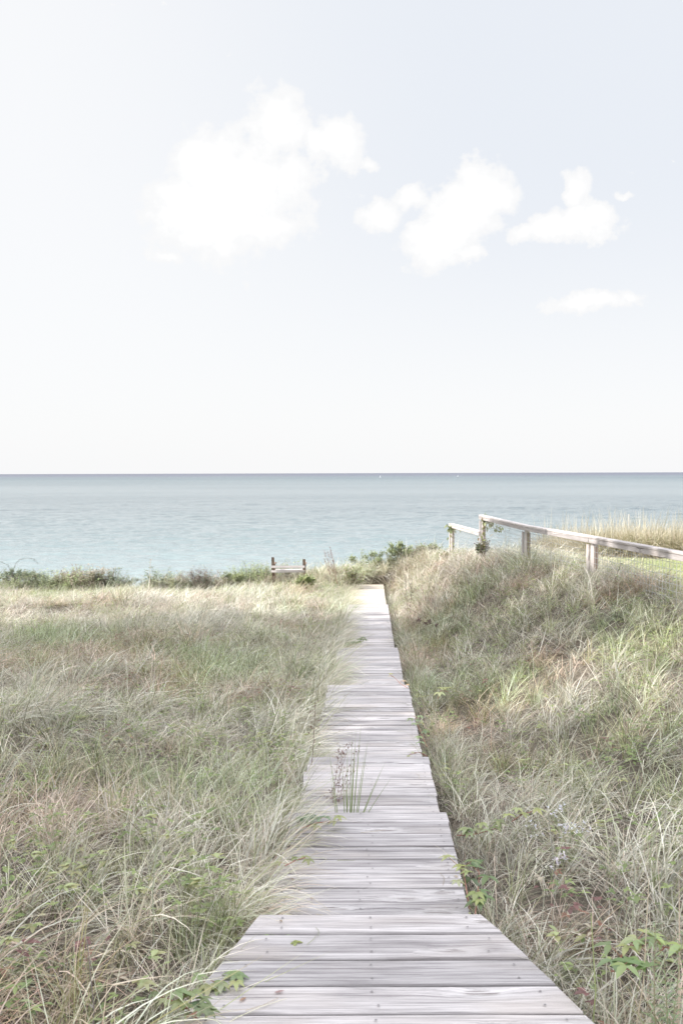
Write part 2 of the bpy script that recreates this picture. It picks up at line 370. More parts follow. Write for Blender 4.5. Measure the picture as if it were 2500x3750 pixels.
# sea
SEA = -15.5
rows = np.concatenate([[28, 60, 90], 1/np.linspace(1/115, 1/2600, 300), np.geomspace(2900, 90000, 14)])
cols = np.linspace(-1, 1, 900)
cols = np.concatenate([[-6, -3, -1.6, -1.2], cols, [1.2, 1.6, 3, 6]])
Yg = np.repeat(rows[:, None], len(cols), 1); Xg = cols[None, :]*(.40*Yg+25)
def wave(x, y):
    h = .34*(fbm(x*.045+y*.012, y*.085, 91, 2)-.5)+.62*(fbm(x*.11-y*.03+40, y*.24, 92, 3)-.5)+.40*(fbm(x*.33+9, y*.62, 95, 2)-.5)
    return h
gust = .55+.9*fbm(Xg*.004, Yg*.009, 97, 3)
Zg = SEA+wave(Xg, Yg)*gust*np.clip(1.15-Yg/950, .0, 1)*np.where(Yg < 100, 0, 1)*1.9
nr, nc = Yg.shape; idx = np.arange(nr*nc).reshape(nr, nc)
fcs = np.stack([idx[:-1, :-1], idx[:-1, 1:], idx[1:, 1:], idx[1:, :-1]], -1).reshape(-1, 4).tolist()
V = np.stack([Xg, Yg, Zg], -1).reshape(-1, 3).tolist()
me = bpy.data.meshes.new('sea'); me.from_pydata(V, [], fcs); me.shade_smooth(); me.materials.append(M_SEA)
g = bpy.data.objects.new('sea', me); COL.objects.link(g); tag(g, kind='structure')

# ------------------------------------------------------------------ boardwalk sections
TH = 0.038
SECT = [  # height below eye, far end, near end, label, material
    (1.96, 5.70, 3.94, 'short run of pale planks one step below the landing in the foreground'),
    (2.13, 7.40, 5.62, 'short plank section with a green grass tuft growing through its near end'),
    (2.36, 11.03, 7.32, 'plank section midway along the walk with a green creeper at its right edge'),
    (2.64, 14.99, 10.95, 'plank section with faint sun patches beyond the middle of the walk'),
    (2.96, 22.37, 14.91, 'long narrow shaded plank section just before the sunlit end'),
    (3.22, 28.7, 22.25, 'sandy sunlit plank section at the far end of the walk')]
def plank(mb, y0, y1, xl0, xr0, xl1, xr1, z, rnd):
    """one plank: near edge y0 (xl0..xr0), far edge y1 (xl1..xr1), top at z, chamfered long edges"""
    ch = .005; t = TH; j = lambda a: random.uniform(-a, a)
    tz = j(.0025); z0 = z+j(.002)+tz; z1 = z+j(.002)-tz
    def P(y, x, zz): return (x, y, zz)
    rows = [(y0, z0-t), (y0, z0-ch), (y0+ch, z0), (y1-ch, z1), (y1, z1-ch), (y1, z1-t)]
    NS = 7; V = []; pc = []
    bow = j(.004)
    for q in range(NS+1):
        s = q/NS
        for (yy_, zz) in rows:
            k = (yy_-y0)/(y1-y0); xl = xl0+(xl1-xl0)*k; xr = xr0+(xr1-xr0)*k
            xx = xl+(xr-xl)*s; wob = .0025*math.sin(s*9+rnd*40)+bow*4*s*(1-s)
            V.append((xx, yy_+wob*(1 if k < .5 else .6), zz)); pc.append((xx+rnd*37, yy_-y0+rnd*11, rnd))
    n = 6; fs = []
    for q in range(NS):
        for r in range(n): fs.append((q*n+r, q*n+(r+1) % n, (q+1)*n+(r+1) % n, (q+1)*n+r)[::-1])
    fs.append(tuple(range(n))); fs.append(tuple(range(NS*n, NS*n+n))[::-1])
    cc = np.zeros((len(V), 3)); cc[:, 0] = [(v[1]-y0)/(y1-y0) for v in V]; mb.add(V, fs, cc, np.array(pc))
def nail(mb, x, y, z):
    z += .0016
    r = .0052; mb.add([(x+r*math.cos(a), y+r*math.sin(a), z+.0015) for a in np.linspace(0, 2*math.pi, 7)[:-1]], [tuple(range(6))], (0, 0, 0))
HW = .449
for (H, yf, yn, lab) in SECT:
    root = empty('boardwalk_section', (S_AX*yn, yn, CAMZ-H), 0)
    tag(root, lab, 'boardwalk', 'stepped sections of the boardwalk')
    deck = MB(); nl = MB(); beam = [MB(), MB()]
    y = yf; pw0 = .178 if H < 3 else .18
    while y > yn+.03:
        pw = pw0+random.uniform(-.008, .014); y2 = max(y-pw, yn)
        xl = S_AX*y-HW+random.uniform(-.012, .012); xr = S_AX*y+HW+random.uniform(-.005, .005)
        rnd = random.random()
        plank(deck, y2-yn+.0045, y-yn-.0045, xl-S_AX*yn, xr-S_AX*yn, xl-S_AX*yn, xr-S_AX*yn, 0, rnd)
        for nxp in (xl+.06, S_AX*y+random.uniform(-.03, .03)-.01, xr-.05):
            for q in (.25, .72): nail(deck, nxp+random.uniform(-.012, .012)-S_AX*yn, y2+(y-y2)*q-yn+random.uniform(-.01, .01), .002)
        y = y2
    deck.build('deck_planks', M_DECKS if H > 3.1 else M_DECK, root); pass
    for s_ in (-1, 1):
        b2 = MB(); Mx = Matrix.Rotation(-math.atan(S_AX), 4, 'Z')
        b2.box((s_*.39-.02, .03, -TH-.125), (s_*.39+.02, yf-yn-.02, -TH-.003), M=Mx); b2.build('side_beam', M_BEAM, root)
# landing in the foreground: widens towards the viewer
root = empty('boardwalk_landing', (0.1, 3.9, 0)); tag(root, 'wide flared wooden landing at the bottom of the photo', 'boardwalk')
ly_ = [3.985, 3.812, 3.605, 3.412, 3.235, 3.05, 2.865, 2.68, 2.49, 2.30, 2.11, 1.92, 1.73, 1.54, 1.35, 1.16, .97]
def lr(y): return float(np.interp(y, [0, 2.6, 3.235, 3.417, 3.768, 3.985], [1.3, .99, .798, .741, .638, .557]))
def ll(y): return float(np.interp(y, [0, 2.6, 3.3, 3.985], [-.76, -.68, -.52, -.334]))
deck = MB(); nl = MB()
for i in range(len(ly_)-1):
    a, b = ly_[i+1], ly_[i]
    plank(deck, a-3.9+.0045, b-3.9-.0045, ll(a)-.1, lr(a)-.1, ll(b)-.1, lr(b)-.1, 0, random.random())
    for nxp in (ll(b)+.09, .11, lr(b)-.07):
        for q in (.25, .75): nail(deck, nxp-.1+random.uniform(-.01, .01), a+(b-a)*q-3.9, .002)
deck.build('deck_planks', M_DECK, root); pass
for xa in (-.22, .36):
    b2 = MB(); b2.box((xa-.1-.02, 1.0-3.9, -TH-.13), (xa-.1+.02, 3.95-3.9, -TH-.003)); b2.build('side_beam', M_BEAM, root)

# ------------------------------------------------------------------ grass (nobody could count it)
STRAW = [(.76, .69, .57), (.84, .78, .68), (.60, .50, .39), (.86, .82, .74), (.72, .57, .47), (.38, .30, .22), (.24, .18, .13)]
GREEN = [(.34, .37, .19), (.46, .49, .33), (.24, .28, .12), (.58, .60, .45), (.42, .45, .22), (.15, .18, .08)]
PALE = [(.72, .72, .61), (.80, .78, .69), (.62, .63, .51), (.46, .48, .34), (.26, .28, .17), (.68, .62, .50)]
def blades(n, rad, hmin, hmax, wmin, wmax, lean, droop, pal, bias=0.0, seg=5, low=0.0):
    """n curved tapered ribbons; returns verts, faces, colours"""
    az = rng.uniform(0, 2*np.pi, n)
    if bias > 0: az = np.where(rng.random(n) < bias, rng.normal(0, .7, n), az)
    rr = rad*np.sqrt(rng.random(n)); ba = rng.uniform(0, 2*np.pi, n)
    bx, by = rr*np.cos(ba), rr*np.sin(ba)
    Ln = rng.uniform(hmin, hmax, n); ln_ = np.abs(rng.normal(lean, lean*.5, n)); dr = np.abs(rng.normal(droop, droop*.45, n))
    wd = rng.uniform(wmin, wmax, n); tw = rng.uniform(0, np.pi, n)
    side = rng.normal(0, .25, n)
    V = np.zeros((n, seg+1, 2, 3)); px = bx.copy(); py = by.copy(); pz = np.full(n, -.03)+low*rng.random(n)
    kink = np.where(rng.random(n) < .28, rng.uniform(-.5, 1.3, n), 0); sk = rng.uniform(.3, .8, n)
    for i in range(seg+1):
        s = i/seg
        th = ln_+dr*s**1.3*1.5+np.where(s > sk, kink, 0); th = np.clip(th, -1.2, 2.3)
        a2 = az+side*s+np.where(s > sk, kink*.5, 0)
        if i > 0:
            px = px+Ln/seg*np.sin(th)*np.cos(a2); py = py+Ln/seg*np.sin(th)*np.sin(a2); pz = pz+Ln/seg*np.cos(th)
        w = wd*(1-.15*(1-s))*(1-s**2.2)+.0004
        sx = -np.sin(a2+.5*np.cos(tw)); sy = np.cos(a2+.5*np.cos(tw)); sz = .35*np.sin(tw)
        for q, sg in ((0, -.5), (1, .5)):
            V[:, i, q, 0] = px+sg*w*sx; V[:, i, q, 1] = py+sg*w*sy; V[:, i, q, 2] = pz+sg*w*sz
    P = np.array(pal)[rng.integers(0, len(pal), n)]*rng.uniform(.82, 1.15, (n, 1))
    C = np.repeat(P[:, None, :], (seg+1)*2, axis=1).reshape(n, seg+1, 2, 3).copy()
    # dry tips on green blades
    tip = np.array([.62, .55, .42]); k = (np.linspace(0, 1, seg+1)**3)[None, :, None, None]*.6
    C = C*(1-k)+tip*k
    base = np.arange(n)[:, None]*(seg+1)*2; i = np.arange(seg)[None, :]*2
    fcs = np.stack([base+i, base+i+1, base+i+3, base+i+2], -1).reshape(-1, 4)
    return V.reshape(-1, 3), fcs, C.reshape(-1, 3)
def mesh_from(parts, name, mat):
    V = []; Fc = []; C = []; n = 0
    for v, f, c in parts: V.append(v); Fc.append(f+n); C.append(c); n += len(v)
    V = np.concatenate(V); Fc = np.concatenate(Fc); C = np.concatenate(C)
    me = bpy.data.meshes.new(name); me.vertices.add(len(V)); me.vertices.foreach_set('co', V.ravel())
    me.loops.add(Fc.size); me.loops.foreach_set('vertex_index', Fc.ravel().astype(np.int32))
    me.polygons.add(len(Fc)); me.polygons.foreach_set('loop_start', np.arange(0, Fc.size, 4, dtype=np.int32))
    me.update(calc_edges=True); me.validate()
    a = me.attributes.new('col', 'FLOAT_VECTOR', 'POINT'); a.data.foreach_set('vector', C.ravel())
    me.shade_smooth(); me.materials.append(mat)
    return me
def tuft_collection(cname, specs):
    c = bpy.data.collections.new(cname)
    for i, parts in enumerate(specs):
        me = mesh_from(parts, '%s_%02d' % (cname, i), M_GRASS); o = bpy.data.objects.new('%s_%02d' % (cname, i), me); c.objects.link(o)
    return c
def scatter(name, coll, P, rot, scl, idx, tint, label, cat, kind='stuff'):
    me = bpy.data.meshes.new(name); me.vertices.add(len(P)); me.vertices.foreach_set('co', P.ravel().astype(np.float32))
    for nm, ty, arr in (('rot', 'FLOAT_VECTOR', rot), ('tint', 'FLOAT_VECTOR', tint)):
        a = me.attributes.new(nm, ty, 'POINT'); a.data.foreach_set('vector', arr.ravel().astype(np.float32))
    a = me.attributes.new('scl', 'FLOAT_VECTOR', 'POINT'); a.data.foreach_set('vector', scl.ravel().astype(np.float32))
    a = me.attributes.new('idx', 'INT', 'POINT'); a.data.foreach_set('value', idx.astype(np.int32))
    me.materials.append(M_GRASS)
    o = bpy.data.objects.new(name, me); COL.objects.link(o)
    ng = bpy.data.node_groups.new(name+'_nodes', 'GeometryNodeTree')
    ng.interface.new_socket('Geometry', in_out='INPUT', socket_type='NodeSocketGeometry')
    ng.interface.new_socket('Geometry', in_out='OUTPUT', socket_type='NodeSocketGeometry')
    N = ng.nodes; gi = N.new('NodeGroupInput'); go = N.new('NodeGroupOutput')
    ci = N.new('GeometryNodeCollectionInfo'); ci.inputs['Collection'].default_value = coll
    ci.inputs['Separate Children'].default_value = True; ci.inputs['Reset Children'].default_value = True
    ip = N.new('GeometryNodeInstanceOnPoints'); ip.inputs['Pick Instance'].default_value = True
    ng.links.new(gi.outputs[0], ip.inputs['Points']); ng.links.new(ci.outputs[0], ip.inputs['Instance'])
    for nm, ty, so in (('rot', 'FLOAT_VECTOR', 'Rotation'), ('scl', 'FLOAT_VECTOR', 'Scale'), ('idx', 'INT', 'Instance Index')):
        na = N.new('GeometryNodeInputNamedAttribute'); na.data_type = ty; na.inputs['Name'].default_value = nm
        ng.links.new(na.outputs[0], ip.inputs[so])
    ng.links.new(ip.outputs[0], go.inputs[0])
    md = o.modifiers.new('instances', 'NODES'); md.node_group = ng
    tag(o, label, cat, kind=kind)
    return o
specs = []
for i in range(4):   # 0-3 arching grey-green beach grass
    specs.append([blades(18, .08, .45, .85, .0065, .0115, .42, .80, PALE+GREEN[:2], .3, 7), blades(10, .09, .4, .7, .003, .005, .6, .8, STRAW, .2, 6)])
for i in range(4):   # 4-7 dry straw, low and tangled
    specs.append([blades(24, .15, .38, .78, .0036, .007, .85, .72, STRAW, .25, 6), blades(7, .1, .4, .65, .004, .008, .5, .7, PALE, .2, 6)])
for i in range(3):   # 8-10 fresh green, more upright
    specs.append([blades(20, .06, .35, .66, .005, .008, .20, .45, GREEN, .2, 5), blades(8, .1, .35, .55, .003, .004, .6, .6, STRAW, .2, 5)])
for i in range(3):   # 11-13 thatch lying flat, its dark blades painting in shaded gaps
    specs.append([blades(34, .20, .30, .60, .003, .005, 1.15, .35, [(.24, .20, .15), (.58, .50, .42), (.16, .13, .10), (.36, .24, .19), (.08, .07, .055), (.66, .6, .52)], .1, 4, low=.08)])
for i in range(3):   # 14-16 all combed one way, arching right over
    specs.append([blades(26, .08, .55, .9, .005, .0095, .70, .85, PALE+GREEN[:1], 1.0, 7), blades(12, .10, .45, .75, .003, .005, .8, .8, STRAW, 1.0, 6)])
TUFTS = tuft_collection('tuft', specs)

def tuft_points(n, x0, x1, y0, y1, keep):
    x = rng.uniform(x0, x1, n); y = rng.uniform(y0, y1, n); m = keep(x, y); return x[m], y[m]
def in_view(x, y): return (np.abs(x) < .37*y+1.3) & (y < edge_y(x)+1.0)
def walk_clear(x, y):
    xc = S_AX*y; dl = x-xc
    l = np.where(y < 4.0, np.interp(y, [0, 2.6, 3.3, 3.985], [-.76, -.68, -.52, -.334])-.0-xc, -HW)
    r = np.where(y < 4.0, np.interp(y, [0, 2.6, 3.235, 3.417, 3.768, 3.985], [1.3, .99, .798, .741, .638, .557])-xc, HW)
    inside = (dl > l-.03) & (dl < r+.07) & (y < 28.6)
    return ~inside
def not_lawn(x, y): return ~((x > np.where(y < 18, 4.6, 5.1)+.3*np.sin(y)) & (y > 12.0) & (y < 25.2)) 
x, y = tuft_points(62000, -13, 14, 1.6, 32, lambda x, y: in_view(x, y) & walk_clear(x, y) & not_lawn(x, y) & (x < fence_x(y)+np.where((y > 11) & (y < 20), .75, 2.2)))
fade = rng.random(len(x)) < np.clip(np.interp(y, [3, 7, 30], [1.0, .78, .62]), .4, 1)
fade &= (vnoise(x*2.6+4, y*2.1, 301) > .27)|(rng.random(len(x)) < .25); x, y = x[fade], y[fade]; n = len(x)
pt = fbm(x*.7+3, y*.55+7, 21); p2 = fbm(x*1.7+30, y*1.3+70, 31); p3 = fbm(x*.45+90, y*.4, 41)
r = rng.random(n)
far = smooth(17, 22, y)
kind = np.where(r < .24, 11, np.where(r < .16+.50*np.clip(pt*1.5-.2, .15, .95)+.25*far, 4, np.where((p2 > .50) & (r > .58), 8, 0)))
kind = np.where((kind < 8) & (rng.random(n) < np.interp(y, [4, 9], [.34, .14])), 14, kind)
dl = x-S_AX*y; edge = np.where(y < 4, dl > np.interp(y, [0, 3, 4], [-1.3, -.95, -.6]), dl > -.72) & (dl < 0)
kind = np.where(edge & (rng.random(n) < .75), 14, kind)
idx = kind+rng.integers(0, 3, n)
z = ground_z(x, y)
# wind-combed direction that changes from patch to patch
ang = (fbm(x*.5+11, y*.5+5, 61)-.5)*5.0+rng.normal(0, .6, n)
# beside the walk the left tufts lean over the boards
dl = x-S_AX*y
ang = np.where(edge, rng.normal(-0.1, .45, n), ang)
ang = np.where((dl > .4) & (dl < .9), rng.normal(0.6, .8, n), ang)
rot = np.stack([rng.normal(0, .10, n), rng.normal(0, .10, n), ang], 1)
s = rng.uniform(.62, 1.08, n)*(.85+.35*(p3-.5)*2)
s = np.where((dl > .4) & (dl < 1.0), s*.8, s); 
wf = np.interp(y, [5, 12, 28], [1.0, 1.25, 1.45]); s = s*.94; scl = np.stack([s*wf, s*wf, s*rng.uniform(.52, 1.08, n)], 1)
tint = np.ones((n, 3))*np.array([1.04, 1.02, 1.03])*(1.02+.45*(p2[:, None]-.3))*rng.uniform(.50, 1.28, (n, 1))
gr = smooth(.50, .68, pt*.5+p2*.5)[:, None]; tint = tint*(1-gr*np.array([.20, .08, .22]))
rd = (np.maximum(smooth(.56, .70, fbm(x*.9+200, y*.8, 77)), .9*np.exp(-((x+2.0)/.9)**2-((y-6.0)/1.3)**2)+.9*np.exp(-((x+1.25)/.5)**2-((y-3.4)/.6)**2)+.8*np.exp(-((x-1.25)/.4)**2-((y-3.0)/.5)**2))*(rng.random(n) < .65))[:, None]; tint = tint*(1-rd*np.array([.04, .22, .26]))
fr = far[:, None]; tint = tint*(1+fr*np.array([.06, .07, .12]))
# extra tufts rooted along the left edge of the walk, hanging over the boards
ne = 480; ye = rng.uniform(2.2, 28, ne)**1.0; he = np.where(ye < 4, np.interp(ye, [0, 2.6, 3.3, 3.985], [-.76, -.68, -.52, -.334])-S_AX*ye, -HW)
xe_ = S_AX*ye+he-rng.uniform(.02, .16, ne); big = (fbm(ye*.9, ye*0, 5) > .42) | (ye > 14.5)
se = np.where(big, rng.uniform(.55, .95, ne), rng.uniform(.35, .6, ne)); se = np.where((ye > 7.3) & (ye < 11), se*.7, se); se = np.where(ye < 4, se*.75, se)
x = np.concatenate([x, xe_]); y = np.concatenate([y, ye]); z = np.concatenate([z, ground_z(xe_, ye)])
rot = np.concatenate([rot, np.stack([rng.normal(0, .1, ne), rng.normal(.05, .1, ne), rng.normal(-.05, .8, ne)], 1)])
scl = np.concatenate([scl, np.stack([se, se, se*.8], 1)]); idx = np.concatenate([idx, rng.choice([14, 15, 16, 4, 5, 8, 0], ne)])
tint = np.concatenate([tint, np.ones((ne, 3))*np.array([1.04, 1.02, 1.03])*rng.uniform(.75, 1.1, (ne, 1))])
ne = 330; ye = rng.uniform(2.0, 28, ne); he = np.where(ye < 4, np.interp(ye, [0, 2.6, 3.235, 3.417, 3.768, 3.985], [1.3, .99, .798, .741, .638, .557])-S_AX*ye, HW)
xr_ = S_AX*ye+he+rng.uniform(.08, .26, ne); se = rng.uniform(.4, .8, ne)
x = np.concatenate([x, xr_]); y = np.concatenate([y, ye]); z = np.concatenate([z, ground_z(xr_, ye)])
rot = np.concatenate([rot, np.stack([rng.normal(0, .1, ne), rng.normal(.15, .1, ne), rng.normal(0, 1.2, ne)], 1)])
scl = np.concatenate([scl, np.stack([se, se, se*.9], 1)]); idx = np.concatenate([idx, rng.choice([14, 15, 4, 5, 8, 9, 0, 11, 12], ne)])
tint = np.concatenate([tint, np.ones((ne, 3))*np.array([1.0, 1.0, .98])*rng.uniform(.75, 1.1, (ne, 1))])
ne = 260; xc_ = rng.uniform(-1.6, 3.4, ne); yc_ = np.where(np.abs(xc_-.76) < .6, rng.uniform(28.78, 30.2, ne), rng.uniform(27.2, 30.2, ne)); se = rng.uniform(.6, 1.05, ne)
x = np.concatenate([x, xc_]); y = np.concatenate([y, yc_]); z = np.concatenate([z, ground_z(xc_, yc_)])
rot = np.concatenate([rot, np.stack([rng.normal(0, .1, ne), rng.normal(0, .1, ne), rng.uniform(0, 6.3, ne)], 1)])
scl = np.concatenate([scl, np.stack([se*1.4, se*1.4, se], 1)]); idx = np.concatenate([idx, rng.choice([4, 5, 6, 0, 1, 14, 9], ne)])
tint = np.concatenate([tint, np.ones((ne, 3))*np.array([1.12, 1.1, 1.06])*rng.uniform(.8, 1.15, (ne, 1))])
P = np.stack([x, y, z], 1)
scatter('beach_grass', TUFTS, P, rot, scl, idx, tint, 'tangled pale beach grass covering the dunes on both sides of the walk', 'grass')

# taller sunlit grass band behind the lawn
x, y = tuft_points(14000, 5.6, 14, 24.6, 29.5, lambda x, y: (x > 6.2-(y-25)*.1)); n = len(x)
s = rng.uniform(1.2, 1.95, n)*(.8+.5*fbm(x*.8, y*.8, 9))
scatter('tall_grass', TUFTS, np.stack([x, y, ground_z(x, y)], 1), np.stack([rng.normal(0, .08, n), rng.normal(0, .08, n), rng.uniform(0, 6.3, n)], 1),
        np.stack([s*.8, s*.8, s], 1), rng.choice([0, 1, 4, 5, 8, 9, 6], n), np.ones((n, 3))*np.array([1.06, 1.0, .93])*rng.uniform(.6, 1.1, (n, 1)),
        'taller golden grass band beyond the lawn at the right edge', 'grass')
# short mown blades on the lawn
lspec = [[blades(60, .16, .03, .07, .003, .005, .4, .4, [(.30, .38, .14), (.38, .45, .20), (.44, .46, .26)], 0, 3)] for _ in range(3)]
LT = tuft_collection('lawn_tuft', lspec)
x, y = tuft_points(13000, 4.3, 12, 11.5, 25.2, lambda x, y: x < .37*y+2); n = len(x)
scatter('lawn_grass', LT, np.stack([x, y, ground_z(x, y)+.06], 1), np.stack([np.zeros(n), np.zeros(n), rng.uniform(0, 6.3, n)], 1),
        np.ones((n, 3)), rng.integers(0, 3, n), np.ones((n, 3))*rng.uniform(.85, 1.1, (n, 1)), 'short mown green grass beyond the wire fence', 'grass')

# ground cover of small leaves between the tufts
lc = bpy.data.collections.new('leaflet')
for i in range(4):
    mb = MB()
    for k in range(9):
        a = rng.uniform(0, 6.3); rr = rng.uniform(0, .13); pz = rng.uniform(.02, .20)
        base = random.choice([(.24, .30, .11), (.30, .36, .14), (.20, .26, .10), (.34, .33, .16), (.40, .44, .22)] if i < 3 else [(.36, .18, .12), (.34, .24, .16), (.22, .11, .10), (.50, .42, .30), (.5, .44, .34)])
        for q in range(random.choice([1, 3, 3])):
            aa = a+q*1.2; mb.leaf((rr*math.cos(a), rr*math.sin(a), pz), (math.cos(aa), math.sin(aa), rng.uniform(-.2, .5)), (0, 0, 1), rng.uniform(.02, .045), rng.uniform(.011, .022), tuple(np.array(base)*rng.uniform(.8, 1.2)))
    o = mb.build('leaflet_%d' % i, M_GRASS); COL.objects.unlink(o); lc.objects.link(o)
x, y = tuft_points(15000, -12, 12, 1.8, 30, lambda x, y: in_view(x, y) & walk_clear(x, y) & not_lawn(x, y) & (x < fence_x(y)+2) & (fbm(x*1.1+7, y*1.1, 15) > .46)); n = len(x)
redp = fbm(x*.9+200, y*.8, 77) > .60
scatter('ground_cover_leaves', lc, np.stack([x, y, ground_z(x, y)], 1), np.stack([np.zeros(n), np.zeros(n), rng.uniform(0, 6.3, n)], 1),
        np.ones((n, 3))*rng.uniform(.7, 1.3, (n, 1)), np.where(redp & (rng.random(n) < .4) | (rng.random(n) < .03), 3, rng.integers(0, 3, n)), np.ones((n, 3)), 'small green and reddish leaves low between the grass tufts', 'ground cover')

# low scrub merging into one fringe along the crest
scn = bpy.data.collections.new('scrub')
for i in range(5):
    mb = MB(); pal = [[(.20, .25, .14), (.28, .33, .19)], [(.34, .36, .22), (.42, .44, .29)], [(.16, .20, .12), (.24, .25, .16)], [(.36, .32, .24), (.46, .40, .31)], [(.30, .36, .17), (.40, .45, .25)]][i]
    for k in range(9):
        a = random.uniform(0, 6.28); tp = Vector((random.gauss(0, .16), random.gauss(0, .14), random.uniform(.25, .62))); p0 = Vector((tp.x*.2, tp.y*.2, 0)); mb.tube([p0, p0.lerp(tp, .5)+Vector((random.gauss(0, .02), 0, 0)), tp], .004, .0015, (.26, .21, .16), 4)
        for q in range(22):
            t__ = random.uniform(.25, 1.02); mb.leaf(p0.lerp(tp, t__)+Vector((random.gauss(0, .02), random.gauss(0, .02), 0)), (math.cos(q*2.4), math.sin(q*2.4), random.uniform(-.1, .9)), (0, 0, 1), random.uniform(.035, .075), random.uniform(.014, .034), tuple(np.array(random.choice(pal))*random.uniform(.8, 1.2)))
    o = mb.build('scrub_%d' % i, M_GRASS, smooth=True); COL.objects.unlink(o); scn.objects.link(o)
x = np.concatenate([rng.uniform(-13, .6, 620), rng.uniform(.6, 3.2, 150)[:38]]); y = np.where(x < .6, rng.uniform(28.6, 30.9, 658), rng.uniform(29.4, 30.4, 658))
m_ = (fbm(x*.8+5, y*.5, 44) > np.where(x < -5, .33, .42)) & (walk_clear(x, y)); x = x[m_]; y = y[m_]; n = len(x); s = (.35+1.1*fbm(x*1.6+3, y*1.2, 53))*rng.uniform(.6, 1.15, n)*np.where(x < -6, 1.1, .95)
pk = (fbm(x*.9+60, y*.3, 47)*7).astype(int) % 5; pk = np.where(rng.random(n) < .35, rng.integers(0, 5, n), pk)
scatter('crest_scrub', scn, np.stack([x, y, ground_z(x, y)-.05], 1), np.stack([np.zeros(n), np.zeros(n), rng.uniform(0, 6.3, n)], 1), np.stack([s*1.2, s*1.2, s], 1), pk, np.ones((n, 3))*rng.uniform(.8, 1.15, (n, 1)),
        'low mixed scrub along the edge of the bluff above the sea', 'scrub')

# ------------------------------------------------------------------ fence
fr = empty('wire_fence', (fence_x(18), 18, 0)); tag(fr, 'weathered wooden fence with square wire mesh running down to the sea on the right', 'fence')
D0 = 18.0; dv = Vector((.0142*D0, -.209*D0, 0)); P3 = Vector((.1847*D0, D0, 0)); along = dv.normalized(); side_l = Vector((along.y, -along.x, 0))
if side_l.x > 0: side_l = -side_l           # towards the walk
FO = P3.copy()
def fmat(p, z): # local frame: x along the fence towards the viewer, y towards the walk
    m = Matrix((( along.x, side_l.x, 0, p.x-FO.x), (along.y, side_l.y, 0, p.y-FO.y), (0, 0, 1, z), (0, 0, 0, 1))); return m
fr.location = FO
ztop = {-2: CAMZ-1.30, -1: CAMZ-.925, 0: CAMZ-.947, 1: CAMZ-.91, 2: CAMZ-.885, 3: CAMZ-.87}
step = dv.length
for k in range(-2, 4):
    p = P3+dv*k; zt = ztop[k]-.030; zb = gz(p.x, p.y)-.5
    m = fmat(p, 0)
    mb = MB(); mb.box((-.075, -.06, zb), (.075, .0, zt), ch=.004, M=m); mb.build('post', M_RAIL, fr)
    mb = MB(); mb.box((.077, -.052, zb), (.088, -.004, zt-.1), M=m); mb.box((-.175, .002, zb), (-.079, .03, zt-.1), ch=.002, M=m); mb.build('post_trim', M_RAIL, fr)
    # thin end face coloured dark for the unlit side of the post
    mb = MB(); mb.box((.090, -.058, zb), (.104, -.002, zt-.105), M=m); mb.build('shaded_end_face', M_POSTB, fr)
def bay(k0, k1, z0, z1, x0=0., x1=0.):
    A = P3+dv*k0; B = P3+dv*k1; Ln = (B-A).length; sl_ = (z1-z0)/Ln
    m = fmat(A, z0); sh = Matrix.Identity(4); sh[2][0] = sl_; m = m @ sh
    mb = MB(); mb.box((x0, -.065, -.03), (Ln+x1, .055, 0), ch=.004, M=m); mb.build('cap_rail', M_RAIL, fr)
    mb = MB(); mb.box((x0+.01, .0325, -.098), (Ln+x1-.012, .052, -.034), ch=.003, M=m); mb.build('rail', M_RAIL, fr)
    w = MB(); rr = .0028; q = .15
    while q < Ln-.02:
        p = A+along*q; zb = max(gz(p.x, p.y)-.02, 0-9)
        zt = z0+sl_*q-.09; pp = p+side_l*.0-FO
        w.tube([(pp.x, pp.y, zt), (pp.x, pp.y, zb)], rr, n=3); q += .102
    zz = .14
    while zz < 1.15:
        a = A-FO; b = B-FO; w.tube([(a.x, a.y, z0-zz), (b.x, b.y, z1-zz)], rr*1.15, n=3); zz += .082
    w.build('wire_mesh', M_WIRE, fr)
bay(-2, -1, ztop[-2], CAMZ-1.285, -.12, -.08)
bay(-1, 0, ztop[-1], ztop[0], -.12, 0); bay(0, 1, ztop[0], ztop[1]); bay(1, 2, ztop[1], ztop[2]); bay(2, 3, ztop[2], ztop[3])

# ------------------------------------------------------------------ bench on the bluff edge, seen from behind
BD = 28.6
pl = at(994, 2039, BD); pr_ = at(1108, 2046, BD)
bench = empty('bench', (pl.x, BD, pl.z-.85)); tag(bench, 'weathered wooden bench facing the sea, only its back showing above the grass', 'bench')
wv_ = pr_.x-pl.x; o0 = Vector(bench.location)
for i, (xx, zt) in enumerate(((0, pl.z), (wv_, pr_.z))):
    mb = MB(); h = zt-o0.z
    # side board leaning back: top towards the viewer
    y_t, y_b = -.10, .22; wd = .14
    V = [(xx, y_t, h), (xx, y_t+wd, h-.02), (xx, y_b+wd, 0), (xx, y_b, 0)]; V2 = [(v[0]+.075, v[1], v[2]) for v in V]
    allv = V+V2; pc = np.array([(v[2], v[1], .3+i*.3) for v in allv])
    mb.add(allv, [(0, 1, 2, 3), (7, 6, 5, 4), (0, 4, 5, 1), (1, 5, 6, 2), (2, 6, 7, 3), (3, 7, 4, 0)], (.4, .4, .4), pc)
    mb.build('back_post', M_POSTB, bench)
    mb = MB(); mb.box((xx+.01, .2, -.1), (xx+.065, .27, .45)); mb.box((xx+.01, .68, -.1), (xx+.065, .75, .62)); mb.box((xx-.01, .2, .6), (xx+.085, .8, .635)); mb.build('leg', M_POSTB, bench)
for (za, yb) in ((.575, -.105), (.44, -.055)):
    mb = MB(); Mx = Matrix.Translation((0, yb, za)) @ Matrix.Rotation(-.30, 4, 'X')
    mb.box((-.015, -.012, -.035), (wv_+.06, .012, .035), ch=.003, M=Mx); mb.build('slat', M_RAIL, bench)
mb = MB()
